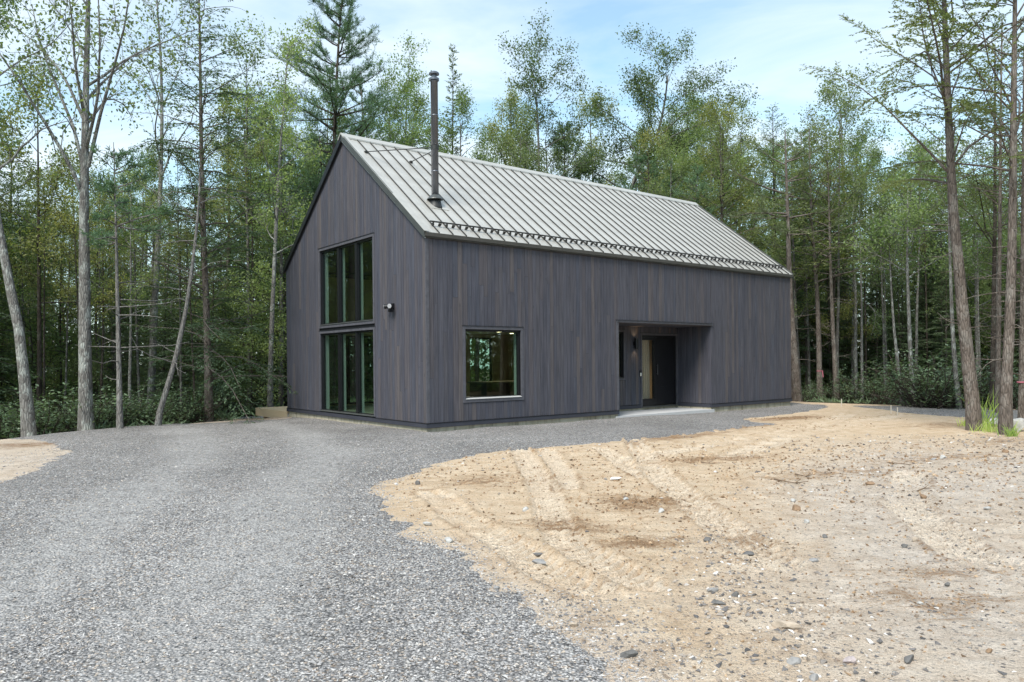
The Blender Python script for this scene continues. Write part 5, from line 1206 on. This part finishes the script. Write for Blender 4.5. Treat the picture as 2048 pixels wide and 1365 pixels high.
def stick(pts, r_, label, group='sticks on the dirt'):
    P = [on_ground(a, b) for a, b in pts]
    P = [(q[0], q[1], float(ground_z(q[0], q[1])) + r_ + .004 + .01 * (i % 2)) for i, q in enumerate(P)]
    m_ = MB().tube(P, np.linspace(r_, r_ * .5, len(P)), 6)
    mid = np.array(P[len(P) // 2]); m_.tube([mid, mid + np.array([.08, .05, .03])], [r_ * .6, r_ * .3], 5)
    tag(m_.build('stick', M['stick']), label, 'stick', group)
stick([(1591, 950), (1600, 954), (1612, 954), (1624, 953)], .009, 'short forked stick above the long bare stick')
stick([(1548, 962), (1562, 967), (1590, 969), (1616, 968)], .010, 'long bare stick on the smooth dirt')
stick([(1775, 926), (1790, 930), (1806, 930), (1822, 933)], .008, 'thin pale stick on the upper right dirt')
stick([(1402, 926), (1416, 929), (1430, 929)], .008, 'small dark stick lying near the gravel strip')
stick([(1835, 984), (1848, 980), (1858, 979)], .009, 'brown bent twig beside the upright brown stone')
P = on_ground(1231, 962); zz = float(ground_z(P[0], P[1])) + .012
tag(MB().prism([(P[0] - .075, P[1] - .05, zz), (P[0] + .03, P[1] - .06, zz + .004), (P[0] + .08, P[1] + .03, zz + .012), (P[0] - .04, P[1] + .05, zz + .006)], (0, 0, .004)).build('paper_scrap', M['paper']), 'torn white paper scrap lying on the sand', 'paper')
# survey stakes along the crest
for px, py, h_, lab in [(1683, 806, .30, 'short white survey stake on the dirt crest nearest the house'), (1782, 822, .30, 'white survey stake at the start of the gravel road'), (1795, 822, .26, 'thin white survey stake right of its twin on the road edge')]:
    P = on_ground(px, py + 4); zz = float(ground_z(P[0], P[1]))
    tag(MB().prism([(P[0] - .009, P[1], zz - .1), (P[0] + .009, P[1], zz - .1), (P[0] + .015, P[1], zz + h_ * .75), (P[0] + .003, P[1] + .004, zz + h_ * .75 + .02), (P[0] - .006, P[1], zz + h_ * .75)], (0, .02, 0)).build('survey_stake', M['stake']), lab, 'stake', 'survey stakes along the crest')
# bright clump of tall grass
def grass(name, px, py, n, hgt, wid, label, seed, spread):
    P = on_ground(px, py); r = np.random.default_rng(seed); root = empty(name, (P[0], P[1], float(ground_z(P[0], P[1])))); tag(root, label, 'grass clump', 'grass by the thick trunks')
    V, Fc = [], []
    for i in range(n):
        b_ = np.array([r.normal(0, spread), r.normal(0, spread * .7), -.03]); d = unit(np.array([r.normal(0, .24), r.normal(0, .24), 1.0])); Lb = hgt * r.uniform(.35, 1.05); w = wid * r.uniform(.6, 1.3); side = unit(np.cross(d, r.normal(0, 1, 3)))
        p_ = b_.copy(); o_ = len(V); k = 7
        for j in range(k + 1):
            t_ = j / k; ww = w * (1 - t_ ** 2.2) * (.5 + .5 * min(1, t_ * 4)) + .0008; V.append(p_ - side * ww); V.append(p_ + side * ww)
            d = unit(d + np.array([d[0] * .12, d[1] * .12, -.16 * t_ ** 2])); p_ = p_ + d * (Lb / k)
        for j in range(k): Fc.append((o_ + 2 * j, o_ + 2 * j + 1, o_ + 2 * j + 3, o_ + 2 * j + 2))
    link('blades', mesh_np('blades', np.array(V), np.array(Fc)), M['blade'], root)
M['blade'] = leaf_material('grass_blade', (.30, .42, .03), (.48, .58, .06), (.55, .56, .14), .45)
grass('tall_grass', 1968, 858, 46, 1.05, .010, 'tall bright yellow-green grass between the two thick trunks', 3, .10)
grass('short_grass', 1987, 864, 150, .34, .0035, 'low yellow-green grass tuft at the foot of the tall grass', 4, .20)
grass('short_grass', 2022, 872, 60, .32, .007, 'small weedy tuft hugging the thick straight trunk', 5, .08)
grass('short_grass', 1936, 852, 60, .26, .006, 'small dry tuft at the left foot of the leaning trunk', 6, .10)
